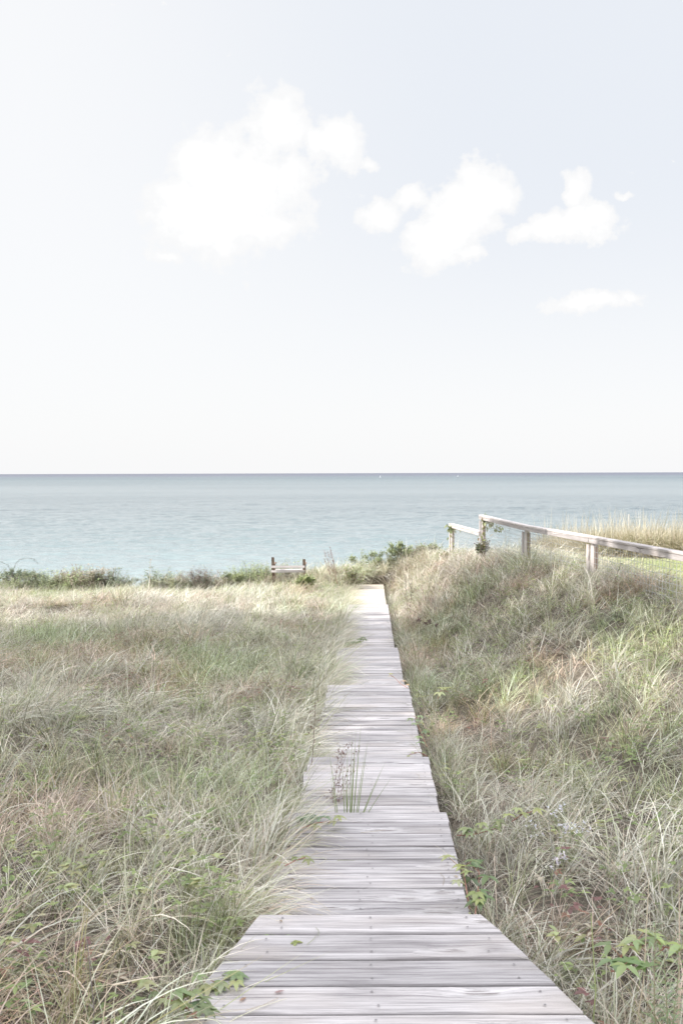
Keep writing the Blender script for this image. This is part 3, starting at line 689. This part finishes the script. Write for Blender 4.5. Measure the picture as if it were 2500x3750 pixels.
for q in range(4): mb.box((0.07, .28+q*.12, .40), (wv_, .38+q*.12, .43), ch=.003)
mb.build('seat', M_RAIL, bench)

# ------------------------------------------------------------------ plants
def v3(a, el): return Vector((math.cos(el)*math.cos(a), math.cos(el)*math.sin(a), math.sin(el)))
def jit(c, a=.15): k = random.uniform(1-a, 1+a); return (c[0]*k*random.uniform(.95, 1.05), c[1]*k, c[2]*k*random.uniform(.9, 1.1))
OLIVE = [(.30, .34, .15), (.38, .42, .22), (.44, .48, .28), (.22, .26, .11)]
DKGRN = [(.19, .24, .14), (.25, .31, .18), (.36, .40, .27), (.13, .16, .10)]
BRIGHT = [(.38, .43, .18), (.32, .38, .17), (.44, .47, .26), (.25, .31, .14)]
PURP = [(.20, .15, .16), (.28, .20, .19), (.30, .28, .22), (.16, .13, .12)]
BROWN = [(.34, .24, .18), (.42, .31, .24), (.26, .17, .13)]
GREY = [(.34, .35, .27), (.28, .29, .20), (.42, .42, .33)]
def bush(label, px, pyb, pyt, wpx, d, pal, n=520, lf=(.045, .022), name='shrub', cat='shrub', group=None, twig=(.22, .17, .14), open_=0.0):
    """rounded twiggy shrub: branches from the base, leaves clustered on their outer ends"""
    b = at(px, pyb, d); h = (pyb-pyt)/F*d; w = wpx/F*d*1.42; n = int(n*1.4); zb = min(b.z, gz(b.x, d)+.05) if d < 30 else b.z
    h = b.z+h-zb
    root = empty(name, (b.x, d, zb)); tag(root, label, cat, group)
    st = MB(); fo = MB(); nb = max(7, int(w*14))
    tips = []
    for i in range(nb):
        a = random.uniform(0, 6.28); rad = w*.5*math.sqrt(random.random()); 
        hh = h*(.62+.38*random.random())*(1-.38*(rad/(w*.5))**2)
        p0 = Vector((random.uniform(-.04, .04)*w*2, random.uniform(-.05, .05), 0)); p3_ = Vector((rad*math.cos(a), rad*math.sin(a)*.75, hh))
        pm = Vector((p3_.x*.35, p3_.y*.35, hh*.55)); st.tube([p0, pm, p3_], .006, .002, jit(twig))
        tips.append((pm, p3_))
        for s_ in range(3):
            q = pm.lerp(p3_, random.random()); e = q+v3(random.uniform(0, 6.28), random.uniform(.0, 1.2))*h*.2; st.tube([q, e], .003, .0012, jit(twig), 4); tips.append((q, e))
    for i in range(int(n*1.7)):
        a, b_ = random.choice(tips); k = random.random()**.6; p = a.lerp(b_, k*(1.02))+Vector([random.gauss(0, .012+open_) for _ in range(3)])
        s_ = random.uniform(.7, 1.25)
        fo.leaf(p, v3(random.uniform(0, 6.28), random.uniform(-.4, 1.0)), (0, 0, 1), lf[0]*s_, lf[1]*s_, jit(random.choice(pal)))
    st.build('stem', M_STEM, root); fo.build('foliage', M_LEAF, root, smooth=True)
    return root
def stalk(label, px, pyb, pyt, d, pal, leaf=(.07, .03), nl=16, nst=1, spread=.06, name='weed', cat='plant', head=None, tilt=0.0, stemc=(.36, .33, .2), r=.004, group=None, grow=.25):
    """upright stems with leaves set in pairs and, if asked, a seed or flower head"""
    b = at(px, pyb, d); zb = gz(b.x, d); h = (pyb-pyt)/F*d+max(0, b.z-zb)
    root = empty(name, (b.x, d, zb)); tag(root, label, cat, group)
    st = MB(); fo = MB(); hd = MB(); base_h = max(0, b.z-zb)
    for k in range(nst):
        top = Vector((random.uniform(-1, 1)*spread+tilt*h, random.uniform(-1, 1)*spread*.6, h*(1 if k == 0 else random.uniform(.7, .98))))
        p0 = Vector((random.uniform(-1, 1)*spread*.3, random.uniform(-1, 1)*spread*.3, 0)); pm = p0.lerp(top, .5)+Vector((random.uniform(-.02, .02), 0, 0))
        st.tube([p0, pm, top], r, r*.4, jit(stemc), 5)
        for i in range(nl):
            t_ = grow+(1-grow)*i/nl; q = p0.lerp(pm, t_*2) if t_ < .5 else pm.lerp(top, t_*2-1)
            a = i*2.4+random.uniform(-.3, .3); s_ = (1.1-.5*t_)*random.uniform(.8, 1.2)
            fo.leaf(q, v3(a, .45), (0, 0, 1), leaf[0]*s_, leaf[1]*s_, jit(random.choice(pal)))
        if head:
            hc, hn, hs, hl = head
            for i in range(hn):
                t_ = 1-hl*random.random(); q = (p0.lerp(pm, t_*2) if t_ < .5 else pm.lerp(top, t_*2-1)); dd = v3(random.uniform(0, 6.28), random.uniform(.1, 1.2))
                e = q+dd*random.uniform(.02, .055)*(1.6-t_); st.tube([q, e], r*.3, r*.2, jit(stemc), 3)
                for m_ in range(3): hd.leaf(e, v3(random.uniform(0, 6.28), random.uniform(-.5, 1.3)), (0, 0, 1), hs, hs*.55, jit(hc), 0, .4)
    st.build('stem', M_STEM, root)
    if nl: fo.build('foliage', M_LEAF, root, smooth=True)
    if head: hd.build('seed_spray' if head[0][0] < .6 else 'flower_spray', M_LEAF, root)
    return root
def creeper(label, pts, pal, nleaf=6, size=.065, name='creeper', five=True, lift=.06, group=None, back=.0):
    """trailing vine: reddish stem through the given points with palmate leaves"""
    P_ = [Vector(p) for p in pts]; base = P_[0].copy(); root = empty(name, base); tag(root, label, 'creeper', group)
    st = MB(); fo = MB(); loc = [p-base for p in P_]; st.tube(loc, .0028, .0016, (.38, .18, .14), 5)
    tot = len(loc)-1
    for i in range(nleaf):
        t_ = (i+.6)/nleaf*tot; k = min(int(t_), tot-1); q = loc[k].lerp(loc[k+1], t_-k)
        a = random.uniform(0, 6.28); e = q+Vector((math.cos(a)*.04, math.sin(a)*.04-.01, lift*random.uniform(.5, 1.2))); st.tube([q, e], .0016, .0012, (.40, .22, .16), 4)
        col = jit(random.choice(pal)); m_ = 5 if five else 3
        a0 = random.uniform(0, 6.28); s_ = size*.78*random.uniform(.75, 1.2)
        for j in range(m_):
            aa = a0+(j-(m_-1)/2)*(.95 if five else 1.3); k2 = 1-.12*abs(j-(m_-1)/2)
            fo.leaf(e, v3(aa, .12), (0, 0, 1), s_*k2, s_*.46*k2, jit(col, .08), .45, .3)
    st.build('stem', M_STEM, root); fo.build('foliage', M_LEAF, root, smooth=True)
    return root

# crest of the bluff, from left to right
bush('dark green dense bush at the far left edge of the crest', 50, 2135, 2078, 170, 30, DKGRN, 900, (.05, .026), open_=.02)
# arching rose stem
root = empty('wild_rose', at(45, 2120, 29.6)); tag(root, 'arching bare stem with small dark leaves against the sea at far left', 'plant')
o0 = Vector(root.location); st = MB(); fo = MB()
for path in ([(45, 2130), (48, 2090), (58, 2060), (75, 2045), (100, 2040), (120, 2042), (132, 2052), (138, 2064)], [(45, 2130), (42, 2095), (30, 2066), (12, 2058), (-8, 2050)], [(50, 2130), (66, 2105), (78, 2088)]):
    pts = [at(a, b, 29.6)-o0 for a, b in path]; st.tube(pts, .006, .0025, (.20, .17, .15), 5)
    for i in range(26):
        t_ = (.15+.85*i/26)*(len(pts)-1); k = min(int(t_), len(pts)-2); q = pts[k].lerp(pts[k+1], t_-k); fo.leaf(q, v3(random.uniform(0, 6.28), random.uniform(-.3, .6)), (0, 0, 1), .055, .032, jit((.12, .15, .12)))
st.build('stem', M_STEM, root); fo.build('foliage', M_LEAF, root, smooth=True)
bush('loose grey-green bush right of the arching stem on the crest', 128, 2128, 2086, 110, 30, DKGRN+GREY, 620, (.045, .02), open_=.03)
bush('fine twiggy brownish bush on the crest left of the pink plumes', 240, 2128, 2080, 80, 29.6, GREY+BROWN, 520, (.035, .014), open_=.02)
stalk('pinkish plumes of dry flower stalks standing on the left crest', 300, 2128, 2062, 29.4, [(.42, .34, .27), (.40, .38, .24)], (.05, .02), 14, 5, .28, head=((.50, .38, .34), 34, .022, .5), grow=.1)
bush('feathery olive bush right of the pink plumes on the crest', 370, 2126, 2088, 90, 29.8, GREY+OLIVE, 480, (.035, .013), open_=.03)
bush('low dull green bush left of the tall milkweed stalk', 450, 2135, 2104, 120, 29.5, GREY+DKGRN, 620, (.04, .018), open_=.02)
# tall milkweed
stalk('tall bare milkweed stalk with one hanging pale leaf high against the sea', 549, 2160, 2046, 28.2, [(.30, .35, .24), (.24, .28, .18)], (.17, .07), 7, 1, .03, name='milkweed', r=.009, stemc=(.50, .42, .34), tilt=.03, grow=.22, head=((.40, .30, .26), 5, .03, .25))
bush('low grey green clump right of the tall milkweed stalk', 585, 2140, 2114, 70, 28.8, GREY, 300, (.05, .02), open_=.02)
stalk('broad leaved yellow-green milkweed left of the dark purple bush', 630, 2150, 2088, 28.4, [(.42, .45, .24), (.34, .38, .18), (.48, .50, .32)], (.14, .05), 15, 4, .16, name='milkweed', r=.006, grow=.15)
bush('dark purplish shrub with airy twigs on the left crest', 728, 2130, 2066, 125, 28.6, PURP+[(.36, .38, .26)], 800, (.04, .02), open_=.035)
bush('small rounded olive shrub between the purple shrub and the bench', 855, 2118, 2070, 72, 28.8, OLIVE, 620, (.05, .022), open_=.012)
stalk('leafy green milkweed just left of the bench', 950, 2150, 2080, 27.4, [(.32, .38, .18), (.42, .46, .26)], (.13, .05), 13, 4, .2, name='milkweed', r=.006, grow=.15)
stalk('single leafy weed in the grass in front of the bench', 1026, 2160, 2128, 26.4, [(.26, .33, .15), (.34, .40, .2)], (.10, .04), 14, 2, .06, r=.005, grow=.1)
bush('bright yellow-green clump at the right leg of the bench', 1118, 2145, 2092, 62, 26.5, BRIGHT+OLIVE, 420, (.07, .03), name='fern_clump', cat='plant', open_=.02)
stalk('tall rusty dead weed with branching seed heads right of the bench', 1238, 2140, 2003, 27.5, [(.48, .33, .25), (.52, .42, .32)], (.05, .02), 22, 5, .20, name='dead_weed', head=((.30, .20, .19), 42, .024, .55), tilt=-.22, stemc=(.38, .26, .22), r=.005, grow=.1)
bush('pale leafy clump with a pink bloom right of the dead weed', 1290, 2110, 2046, 90, 27.8, OLIVE+[(.50, .46, .34), (.46, .36, .30)], 620, (.06, .028), open_=.03)
bush('green bush directly above the far end of the walk', 1362, 2098, 2014, 150, 29.9, OLIVE+DKGRN[1:3], 820, (.07, .032), open_=.02)
bush('tallest pointed green bush on the crest above the walk', 1462, 2066, 1980, 125, 29.9, OLIVE+DKGRN[1:3], 1000, (.065, .03), open_=.015)
bush('small dark bush in the dip right of the tallest green bush', 1522, 2060, 2012, 90, 29.9, DKGRN+PURP[:1], 420, (.055, .026), open_=.02)
bush('spreading dark green bush with gaps left of the end fence post', 1562, 2050, 1988, 95, 29.9, DKGRN+OLIVE, 460, (.075, .032), open_=.03)
stalk('pale broad leaved stem beside the spreading bush on the crest', 1590, 2050, 1980, 29.9, [(.46, .50, .30), (.38, .42, .24)], (.14, .05), 12, 2, .06, r=.005, grow=.35)
bush('low olive and rusty bush at the foot of the end fence post', 1650, 2068, 2018, 105, 25.2, OLIVE+BROWN[:1], 640, (.06, .028), open_=.02)
bush('dark leafy bush around the foot of the second fence post', 1764, 2018, 1976, 52, 21.6, DKGRN+PURP, 360, (.06, .028), open_=.02)
# vines on the fence posts
def vine(label, d, spots, n, pal):
    root = empty('climbing_vine', at(*spots[0], d)); tag(root, label, 'vine'); o0 = Vector(root.location); st = MB(); fo = MB()
    pts = [at(a, b, d-.12)-o0 for a, b in spots]; st.tube(pts, .006, .003, (.28, .2, .14), 5)
    for i in range(n):
        t_ = random.random()*(len(pts)-1); k = min(int(t_), len(pts)-2); q = pts[k].lerp(pts[k+1], t_-k)+Vector([random.gauss(0, .045), random.gauss(0, .04), random.gauss(0, .05)])
        fo.leaf(q, v3(random.uniform(0, 6.28), random.uniform(-.9, .3)), (0, 0, 1), random.uniform(.06, .12), random.uniform(.04, .065), jit(random.choice(pal)), .4)
    st.build('stem', M_STEM, root); fo.build('foliage', M_LEAF, root, smooth=True)
vine('leafy vine climbing the lower end post of the fence', 25.4, [(1650, 2005), (1646, 1960), (1650, 1935), (1640, 1930), (1652, 1928), (1682, 1942)], 60, OLIVE+[(.44, .42, .22)])
vine('leafy vine draped over the second fence post and its rail', 21.6, [(1768, 2000), (1764, 1960), (1770, 1925), (1776, 1902), (1792, 1906), (1800, 1918), (1776, 1902), (1810, 1938), (1835, 1930)], 110, OLIVE+BRIGHT[:1]+[(.46, .36, .22)])
stalk('thin green weed climbing the wire mesh between the fence posts', 1855, 2030, 1922, 20.0, GREY+OLIVE, (.05, .02), 34, 2, .05, r=.003, grow=.1)
stalk('small leafy weed leaning on the third fence post', 1940, 2040, 1940, 17.6, OLIVE, (.07, .02), 18, 2, .05, r=.003, grow=.2)

# weeds and creepers in the grass near the walk
def deck_z(y):
    for (H, yf, yn, _) in SECT:
        if yn <= y <= yf and (y >= yn): 
            return CAMZ-H
    return 0.0
stalk('dark branching dead weed rising right of the far end of the walk', 1494, 2250, 2105, 20.5, GREY, (.02, .01), 3, 2, .08, name='dead_weed', head=((.14, .11, .11), 20, .024, .6), stemc=(.20, .16, .15), r=.003)
for i, (a, b_) in enumerate(((1531, 2278), (1555, 2288), (1574, 2282), (1594, 2298))):
    stalk(['leftmost small dark seed head in the grass right of the walk', 'second of the four small dark seed heads', 'third of the four small dark seed heads', 'rightmost of the four small dark seed heads'][i],
          a, b_+60, b_-6, 13.2, GREY, (.02, .01), 2, 1, .01, name='seed_stalk', cat='seed head', head=((.15, .08, .08), 14, .024, .05), stemc=(.35, .32, .24), r=.002, group='dark seed heads in the grass')
stalk('dark brown bare stalk standing left of the plank walk', 1125, 2900, 2560, 7.2, GREY, (.03, .01), 3, 1, .02, name='dead_weed', head=((.26, .18, .14), 12, .018, .5), stemc=(.22, .15, .12), r=.0032, tilt=.06)
stalk('rust red dead weed with starry seed heads hanging over the left plank edge', 1205, 2930, 2715, 6.4, [(.34, .24, .18)], (.025, .01), 5, 5, .14, name='dead_weed', head=((.27, .18, .16), 22, .014, .7), stemc=(.28, .20, .17), r=.002, tilt=.12)
# green grass tuft on the boards
root = empty('grass_tuft', (at(1288, 2985, 5.83).x, 5.83, CAMZ-2.13)); tag(root, 'fresh green grass tuft growing up through the boards at a step', 'grass tuft')
mb = MB()
for (x0, x1, h, c) in [(-.045, -.06, .38, 0), (-.035, -.03, .52, 1), (-.03, -.045, .34, 0), (-.02, .0, .60, 1), (-.015, .01, .50, 0), (-.01, .02, .62, 1), (0, .05, .66, 0), (.01, .075, .48, 1),
                       (.02, .09, .55, 0), (.025, .20, .42, 0), (.03, .17, .36, 1), (.035, .24, .33, 0), (-.04, -.02, .30, 1), (.0, .035, .46, 0), (-.09, -.13, .33, 1), (-.08, -.14, .5, 0)]:
    c = (.30, .38, .16) if c == 0 else (.38, .44, .24); V = []; fs = []
    dy = random.uniform(-.05, .05)
    for i in range(7):
        s_ = i/6; w = .0052*(1-s_**1.8)+.0006; xx = x0+(x1-x0)*s_**1.2; V += [(xx-w/2, dy*s_, h*s_), (xx+w/2, dy*s_+.002, h*s_)]
        if i: fs.append((2*i-2, 2*i-1, 2*i+1, 2*i))
    mb.add(V, fs, c)
mb.build('blades', M_LEAF, root)
zD = CAMZ-1.96
def onr(px, py, d, dz=0): p = at(px, py, d); return (p.x, p.y, p.z+dz)
creeper('bright green creeper spilling over the right board edge near the landing', [onr(1715, 3330, 4.05), onr(1700, 3240, 4.2), onr(1690, 3180, 4.3), onr(1665, 3165, 4.35)], BRIGHT, 8, .062, lift=.03)
creeper('darker green leaves below the bright creeper at the right board edge', [onr(1735, 3350, 4.0), onr(1745, 3260, 4.2), onr(1750, 3200, 4.35), onr(1738, 3150, 4.5)], [(.14, .20, .09), (.18, .25, .10), (.22, .28, .13)], 8, .07, five=False, lift=.02)
creeper('green three-part leaves in the grass right of the landing steps', [onr(1670, 3060, 5.2), onr(1720, 3060, 5.3), onr(1780, 3045, 5.3), onr(1830, 3030, 5.3)], BRIGHT+OLIVE, 9, .075, lift=.04)
creeper('pale yellow-green leaves above the grass right of the walk', [onr(1870, 3010, 5.3), onr(1905, 2985, 5.3), onr(1940, 2975, 5.3)], [(.50, .52, .24), (.44, .47, .22)], 4, .075, lift=.03)
creeper('star shaped leaves at the right board edge halfway along', [onr(1560, 2735, 7.6), onr(1540, 2690, 7.9), onr(1525, 2650, 8.1), onr(1518, 2625, 8.2)], [(.30, .38, .20), (.36, .44, .24)], 8, .07, lift=.02)
creeper('pale lime leaves poking out of the grass beside the middle section', [onr(1600, 2560, 8.9), onr(1612, 2530, 9.0), onr(1640, 2535, 9.0)], [(.52, .56, .28), (.46, .52, .24)], 4, .085, lift=.03)
creeper('thin creeper with small orange leaves crossing the right end of a board', [onr(1490, 2520, 9.6), onr(1465, 2505, 9.7), onr(1440, 2480, 9.8), onr(1424, 2470, 9.9)], [(.50, .50, .20), (.58, .42, .26)], 4, .05, lift=.02)
creeper('rusty little leaves lying on a board beside the star shaped leaves', [onr(1560, 2770, 7.6), onr(1530, 2755, 7.7), onr(1495, 2765, 7.6), onr(1480, 2785, 7.5)], [(.50, .32, .22), (.42, .44, .24)], 4, .04, lift=.01)
creeper('dark leafy runner across the left boards before the long shaded section', [onr(1265, 2368, 15.6), onr(1290, 2362, 15.7), onr(1315, 2355, 15.8), onr(1328, 2345, 15.8)], [(.16, .21, .09), (.22, .27, .12)], 12, .10, lift=.05)
creeper('dark green leaves at the left end of the third step', [onr(1100, 3005, 5.5), onr(1125, 2995, 5.5), onr(1165, 3000, 5.5)], [(.18, .26, .15), (.24, .33, .19)], 6, .07, lift=.02)
creeper('red stemmed runner with one hanging five-part leaf at the third step', [onr(1080, 3040, 5.3), onr(1160, 3012, 5.4), onr(1225, 3008, 5.4), onr(1245, 3000, 5.4)], [(.42, .44, .22), (.36, .36, .17)], 3, .07, lift=.01)
creeper('small leaf cluster on the left boards just beyond the landing', [onr(1040, 3170, 4.6), onr(1080, 3150, 4.7), onr(1115, 3140, 4.7)], OLIVE, 4, .05, lift=.01)
creeper('green creeper trailing onto the far left corner of the landing', [onr(930, 3480, 3.75), onr(985, 3430, 3.85), onr(1040, 3440, 3.8), onr(1100, 3465, 3.75), onr(1135, 3475, 3.72)], [(.30, .38, .16), (.36, .42, .17), (.24, .30, .11)], 9, .055, lift=.02)
creeper('large five-part leaves on the left side of the landing', [onr(700, 3640, 3.4), onr(770, 3590, 3.45), onr(820, 3620, 3.4), onr(870, 3600, 3.45)], [(.32, .40, .20), (.28, .36, .16), (.42, .44, .22)], 10, .06, lift=.03)
creeper('leafy creeper at the very bottom left of the landing', [onr(560, 3640, 3.3), onr(620, 3660, 3.25), onr(690, 3700, 3.2), onr(720, 3730, 3.2)], BRIGHT+OLIVE, 12, .055, lift=.05)
creeper('dark green leaves in the grass below the landing corner', [onr(680, 3720, 3.1), onr(720, 3710, 3.15), onr(760, 3690, 3.2)], [(.18, .24, .12), (.24, .30, .14)], 6, .06, lift=.02)
creeper('bright three-part leaves low in the right foreground grass', [onr(2260, 3520, 3.3), onr(2290, 3470, 3.35), onr(2330, 3460, 3.35), onr(2360, 3490, 3.3)], BRIGHT, 7, .07, five=False, lift=.04)
creeper('larger green leaves under the bright foreground leaves at right', [onr(2230, 3560, 3.2), onr(2280, 3550, 3.2), onr(2330, 3560, 3.2)], [(.24, .33, .14), (.32, .40, .18)], 5, .085, five=False, lift=.03)
creeper('yellow-green leaf pair in the right foreground beside a tall straw', [onr(2400, 3500, 3.3), onr(2430, 3470, 3.3), onr(2450, 3480, 3.3)], [(.46, .50, .20), (.36, .44, .18)], 4, .07, five=False, lift=.03)
stalk('spray of small white asters in the right foreground grass', 2060, 3080, 2965, 5.1, GREEN, (.03, .006), 26, 6, .22, name='aster', cat='flower', head=((.80, .78, .84), 7, .016, .35), stemc=(.36, .40, .24), r=.0016)
stalk('pair of pale lilac blossoms low in the right foreground grass', 2060, 3210, 3130, 4.6, GREEN, (.03, .01), 8, 2, .05, name='wildflower', cat='flower', head=((.74, .68, .72), 5, .018, .12), stemc=(.36, .34, .24), r=.0018)
stalk('feathery green weed at the bottom right corner', 2440, 3800, 3360, 3.1, [(.30, .38, .20), (.36, .44, .26)], (.05, .007), 90, 3, .07, r=.0024, grow=.1)
stalk('tall straw stem rising from the right foreground', 2290, 3720, 3200, 3.2, [(.6, .5, .4)], (.03, .006), 2, 1, .01, name='straw_stem', cat='grass stem', stemc=(.66, .56, .44), r=.0028, tilt=.11)
stalk('upright green stem at the right edge of the landing', 2150, 3740, 3330, 3.3, [(.4, .46, .24)], (.05, .008), 3, 1, .01, name='grass_stalk', cat='grass stalk', stemc=(.42, .50, .24), r=.0032, tilt=0)
stalk('upright grey green stem in the left foreground grass', 560, 3500, 3030, 3.9, [(.4, .46, .30)], (.08, .008), 3, 1, .01, name='grass_stalk', cat='grass stalk', stemc=(.42, .48, .32), r=.0032, tilt=.05)
stalk('dark bare stem in the bottom left corner', 330, 3800, 3420, 3.0, [(.3, .26, .2)], (.03, .01), 3, 1, .01, name='dead_weed', stemc=(.24, .20, .18), r=.0026, tilt=-.02)
# fallen leaf on the landing
p = at(1000, 3672, 3.36); mb = MB(); mb.leaf((0, 0, 0), (1, .2, 0), (0, 0, 1), .035, .014, (.40, .26, .25), -.1); o = mb.build('fallen_leaf', M_LEAF); o.location = (p.x, p.y, .006); tag(o, 'small curled brown leaf lying on the landing boards', 'leaf')
# dry bits lying on the boards
mb = MB()
for i in range(150):
    yv = random.uniform(2.4, 26)**1.0 if i < 100 else random.uniform(2.4, 9); lft = random.random() < .7
    hwv = HW if yv > 4 else .45
    xv = S_AX*yv+(-hwv+abs(random.gauss(0, .16)) if lft else hwv-abs(random.gauss(0, .08)))
    zz = deck_z(yv)+.004; a = random.uniform(-.6, .6)+(0 if random.random() < .7 else 1.5); L_n = random.uniform(.03, .16)
    if i % 4: mb.tube([(xv, yv, zz), (xv+L_n*.5*math.cos(a), yv+L_n*.5*math.sin(a), zz+.004), (xv+L_n*math.cos(a+.2), yv+L_n*math.sin(a+.2), zz)], .0014, .0008, random.choice([(.55, .46, .34), (.34, .26, .2), (.66, .6, .48), (.4, .42, .25)]), 3)
    else: mb.leaf((xv, yv, zz+.002), (math.cos(a*3), math.sin(a*3), .05), (0, 0, 1), random.uniform(.015, .035), random.uniform(.008, .016), random.choice([(.42, .26, .18), (.5, .4, .26), (.3, .2, .15), (.36, .38, .2)]), .1)
tag(mb.build('dry_litter', M_LEAF), 'dry stems and leaf bits scattered over the boards', 'litter', kind='stuff')
# pole far out beyond the tall grass
p = at(2300, 1985, 27.5); mb = MB(); mb.tube([(0, 0, -.6), (0, 0, .0), (0, 0, (1985-1886)/F*27.5)], .018, .014, (.62, .60, .56), 8); o = mb.build('marker_pole', M_STEM); o.location = p; tag(o, 'thin pale pole standing in the tall grass at right', 'pole')

# ------------------------------------------------------------------ sailboats on the horizon
for (px, lab, d_, sz) in ((1392, 'tiny white sailboat on the horizon left of the fence, the bigger of two', 3600., .8), (1676, 'tiny white sailboat on the horizon above the fence, the smaller of two', 4300., .7)):
    root = empty('sailboat', (at(px, 1731, d_).x, d_, SEA+.1)); tag(root, lab, 'sailboat', 'sailboats on the horizon')
    hb = MB(); V = []
    for zz, k in ((0, .75), (1.0, 1.0)):
        for (a, b_) in ((-4, 0), (-3.4, 1.1), (1, 1.3), (4.6, 0), (1, -1.3), (-3.4, -1.1)): V.append((a*k*sz, b_*k*sz, zz*sz))
    hb.add(V, [(i, (i+1) % 6, 6+(i+1) % 6, 6+i) for i in range(6)]+[(5, 4, 3, 2, 1, 0), (6, 7, 8, 9, 10, 11)], (.8, .8, .8)); hb.build('hull', M_WHITE, root)
    sb = MB(); sb.add([(.3*sz, 0, 2*sz), (-3.6*sz, .3, 2.1*sz), (.3*sz, 0, 11*sz), (.3*sz, .06, 2*sz), (-3.6*sz, .36, 2.1*sz), (.3*sz, .06, 11*sz)], [(0, 1, 2), (5, 4, 3), (0, 3, 4, 1), (1, 4, 5, 2), (2, 5, 3, 0)], (.9, .9, .9)); sb.build('mainsail', M_WHITE, root)
    mm = MB(); mm.tube([(.45*sz, 0, 1), (.45*sz, 0, 11.6*sz)], .12, .08, (.7, .7, .7)); mm.build('mast', M_WHITE, root)
# ------------------------------------------------------------------ trees to the left, out of the picture, that shade the dune
M_BARK, t_, b_ = newmat('bark'); b_.inputs['Base Color'].default_value = (.16, .13, .10, 1); b_.inputs['Roughness'].default_value = .95
def make_tree(seed, h=13.5, cr=4.2):
    rs = random.Random(seed); root = empty('shade_tree'); tr = MB(); cr_mb = []
    tr.tube([(0, 0, -1), (.1, 0, h*.3), (.0, .2, h*.62)], .32, .15, n=9)
    lobes = []
    for i in range(20):
        a = rs.uniform(0, 6.28); el_ = rs.uniform(-.5, 1.35); r_ = cr*rs.uniform(.45, .85); c = Vector((r_*math.cos(a)*math.cos(el_), r_*math.sin(a)*math.cos(el_), h*.62+r_*math.sin(el_)*1.15))
        s0 = Vector((0, .1, h*rs.uniform(.28, .6))); tr.tube([s0, s0.lerp(c, .55)+Vector((0, 0, -.2)), c], .10, .03, n=6); lobes.append((c, rs.uniform(1.1, 1.9)))
    tr.build('trunk', M_BARK, root)
    n = 6200; L_ = rng.integers(0, len(lobes), n); cen = np.array([list(lobes[i][0]) for i in L_]); rad = np.array([lobes[i][1] for i in L_])
    dr_ = rng.normal(size=(n, 3)); dr_ /= np.linalg.norm(dr_, axis=1)[:, None]; p = cen+dr_*(rad*rng.random(n)**.45)[:, None]
    a = rng.normal(size=(n, 3)); a /= np.linalg.norm(a, axis=1)[:, None]; b = np.cross(a, rng.normal(size=(n, 3))); b /= np.linalg.norm(b, axis=1)[:, None]
    s_ = rng.uniform(.10, .2, n)[:, None]
    V = np.stack([p-a*s_*1.3, p+b*s_*.7, p+a*s_*1.3, p-b*s_*.7], 1).reshape(-1, 3); Fc = np.arange(n*4).reshape(-1, 4)
    C = np.repeat(np.array([.12, .17, .06])*rng.uniform(.7, 1.3, (n, 1)), 4, axis=0)
    o = bpy.data.objects.new('crown', mesh_from([(V, Fc, C)], 'crown', M_LEAF)); COL.objects.link(o); o.parent = root
    return root
TR = [(-11.8, 15.2, 1.0, 'leafy tree left of the dune, nearest the sea in its row'), (-13.0, 9.7, 1.05, 'second leafy tree of the row, counted from the sea'),
      (-12.2, 2.75, 1.1, 'third leafy tree of the row, level with the landing'), (-11.6, -3.5, 1.0, 'leafy tree left of the dune, farthest from the sea in its row'), (-19.5, 12.8, 1.25, 'taller leafy tree behind the row on the left, nearer the sea'), (-20, 2.6, 1.3, 'taller leafy tree behind the row on the left, farther from the sea')]
proto = make_tree(3)
for i, (tx, ty, s_, lab) in enumerate(TR):
    if i == 0: r_ = proto
    else:
        r_ = proto.copy(); COL.objects.link(r_)
        for ch in list(proto.children): c_ = ch.copy(); COL.objects.link(c_); c_.parent = r_
    r_.location = (tx, ty, gz(tx, ty)); r_.rotation_euler = (0, 0, i*1.9); r_.scale = (s_, s_, s_); tag(r_, lab, 'tree', 'row of shade trees left of the dune')

sc.cycles.max_bounces = 8; sc.cycles.transparent_max_bounces = 8
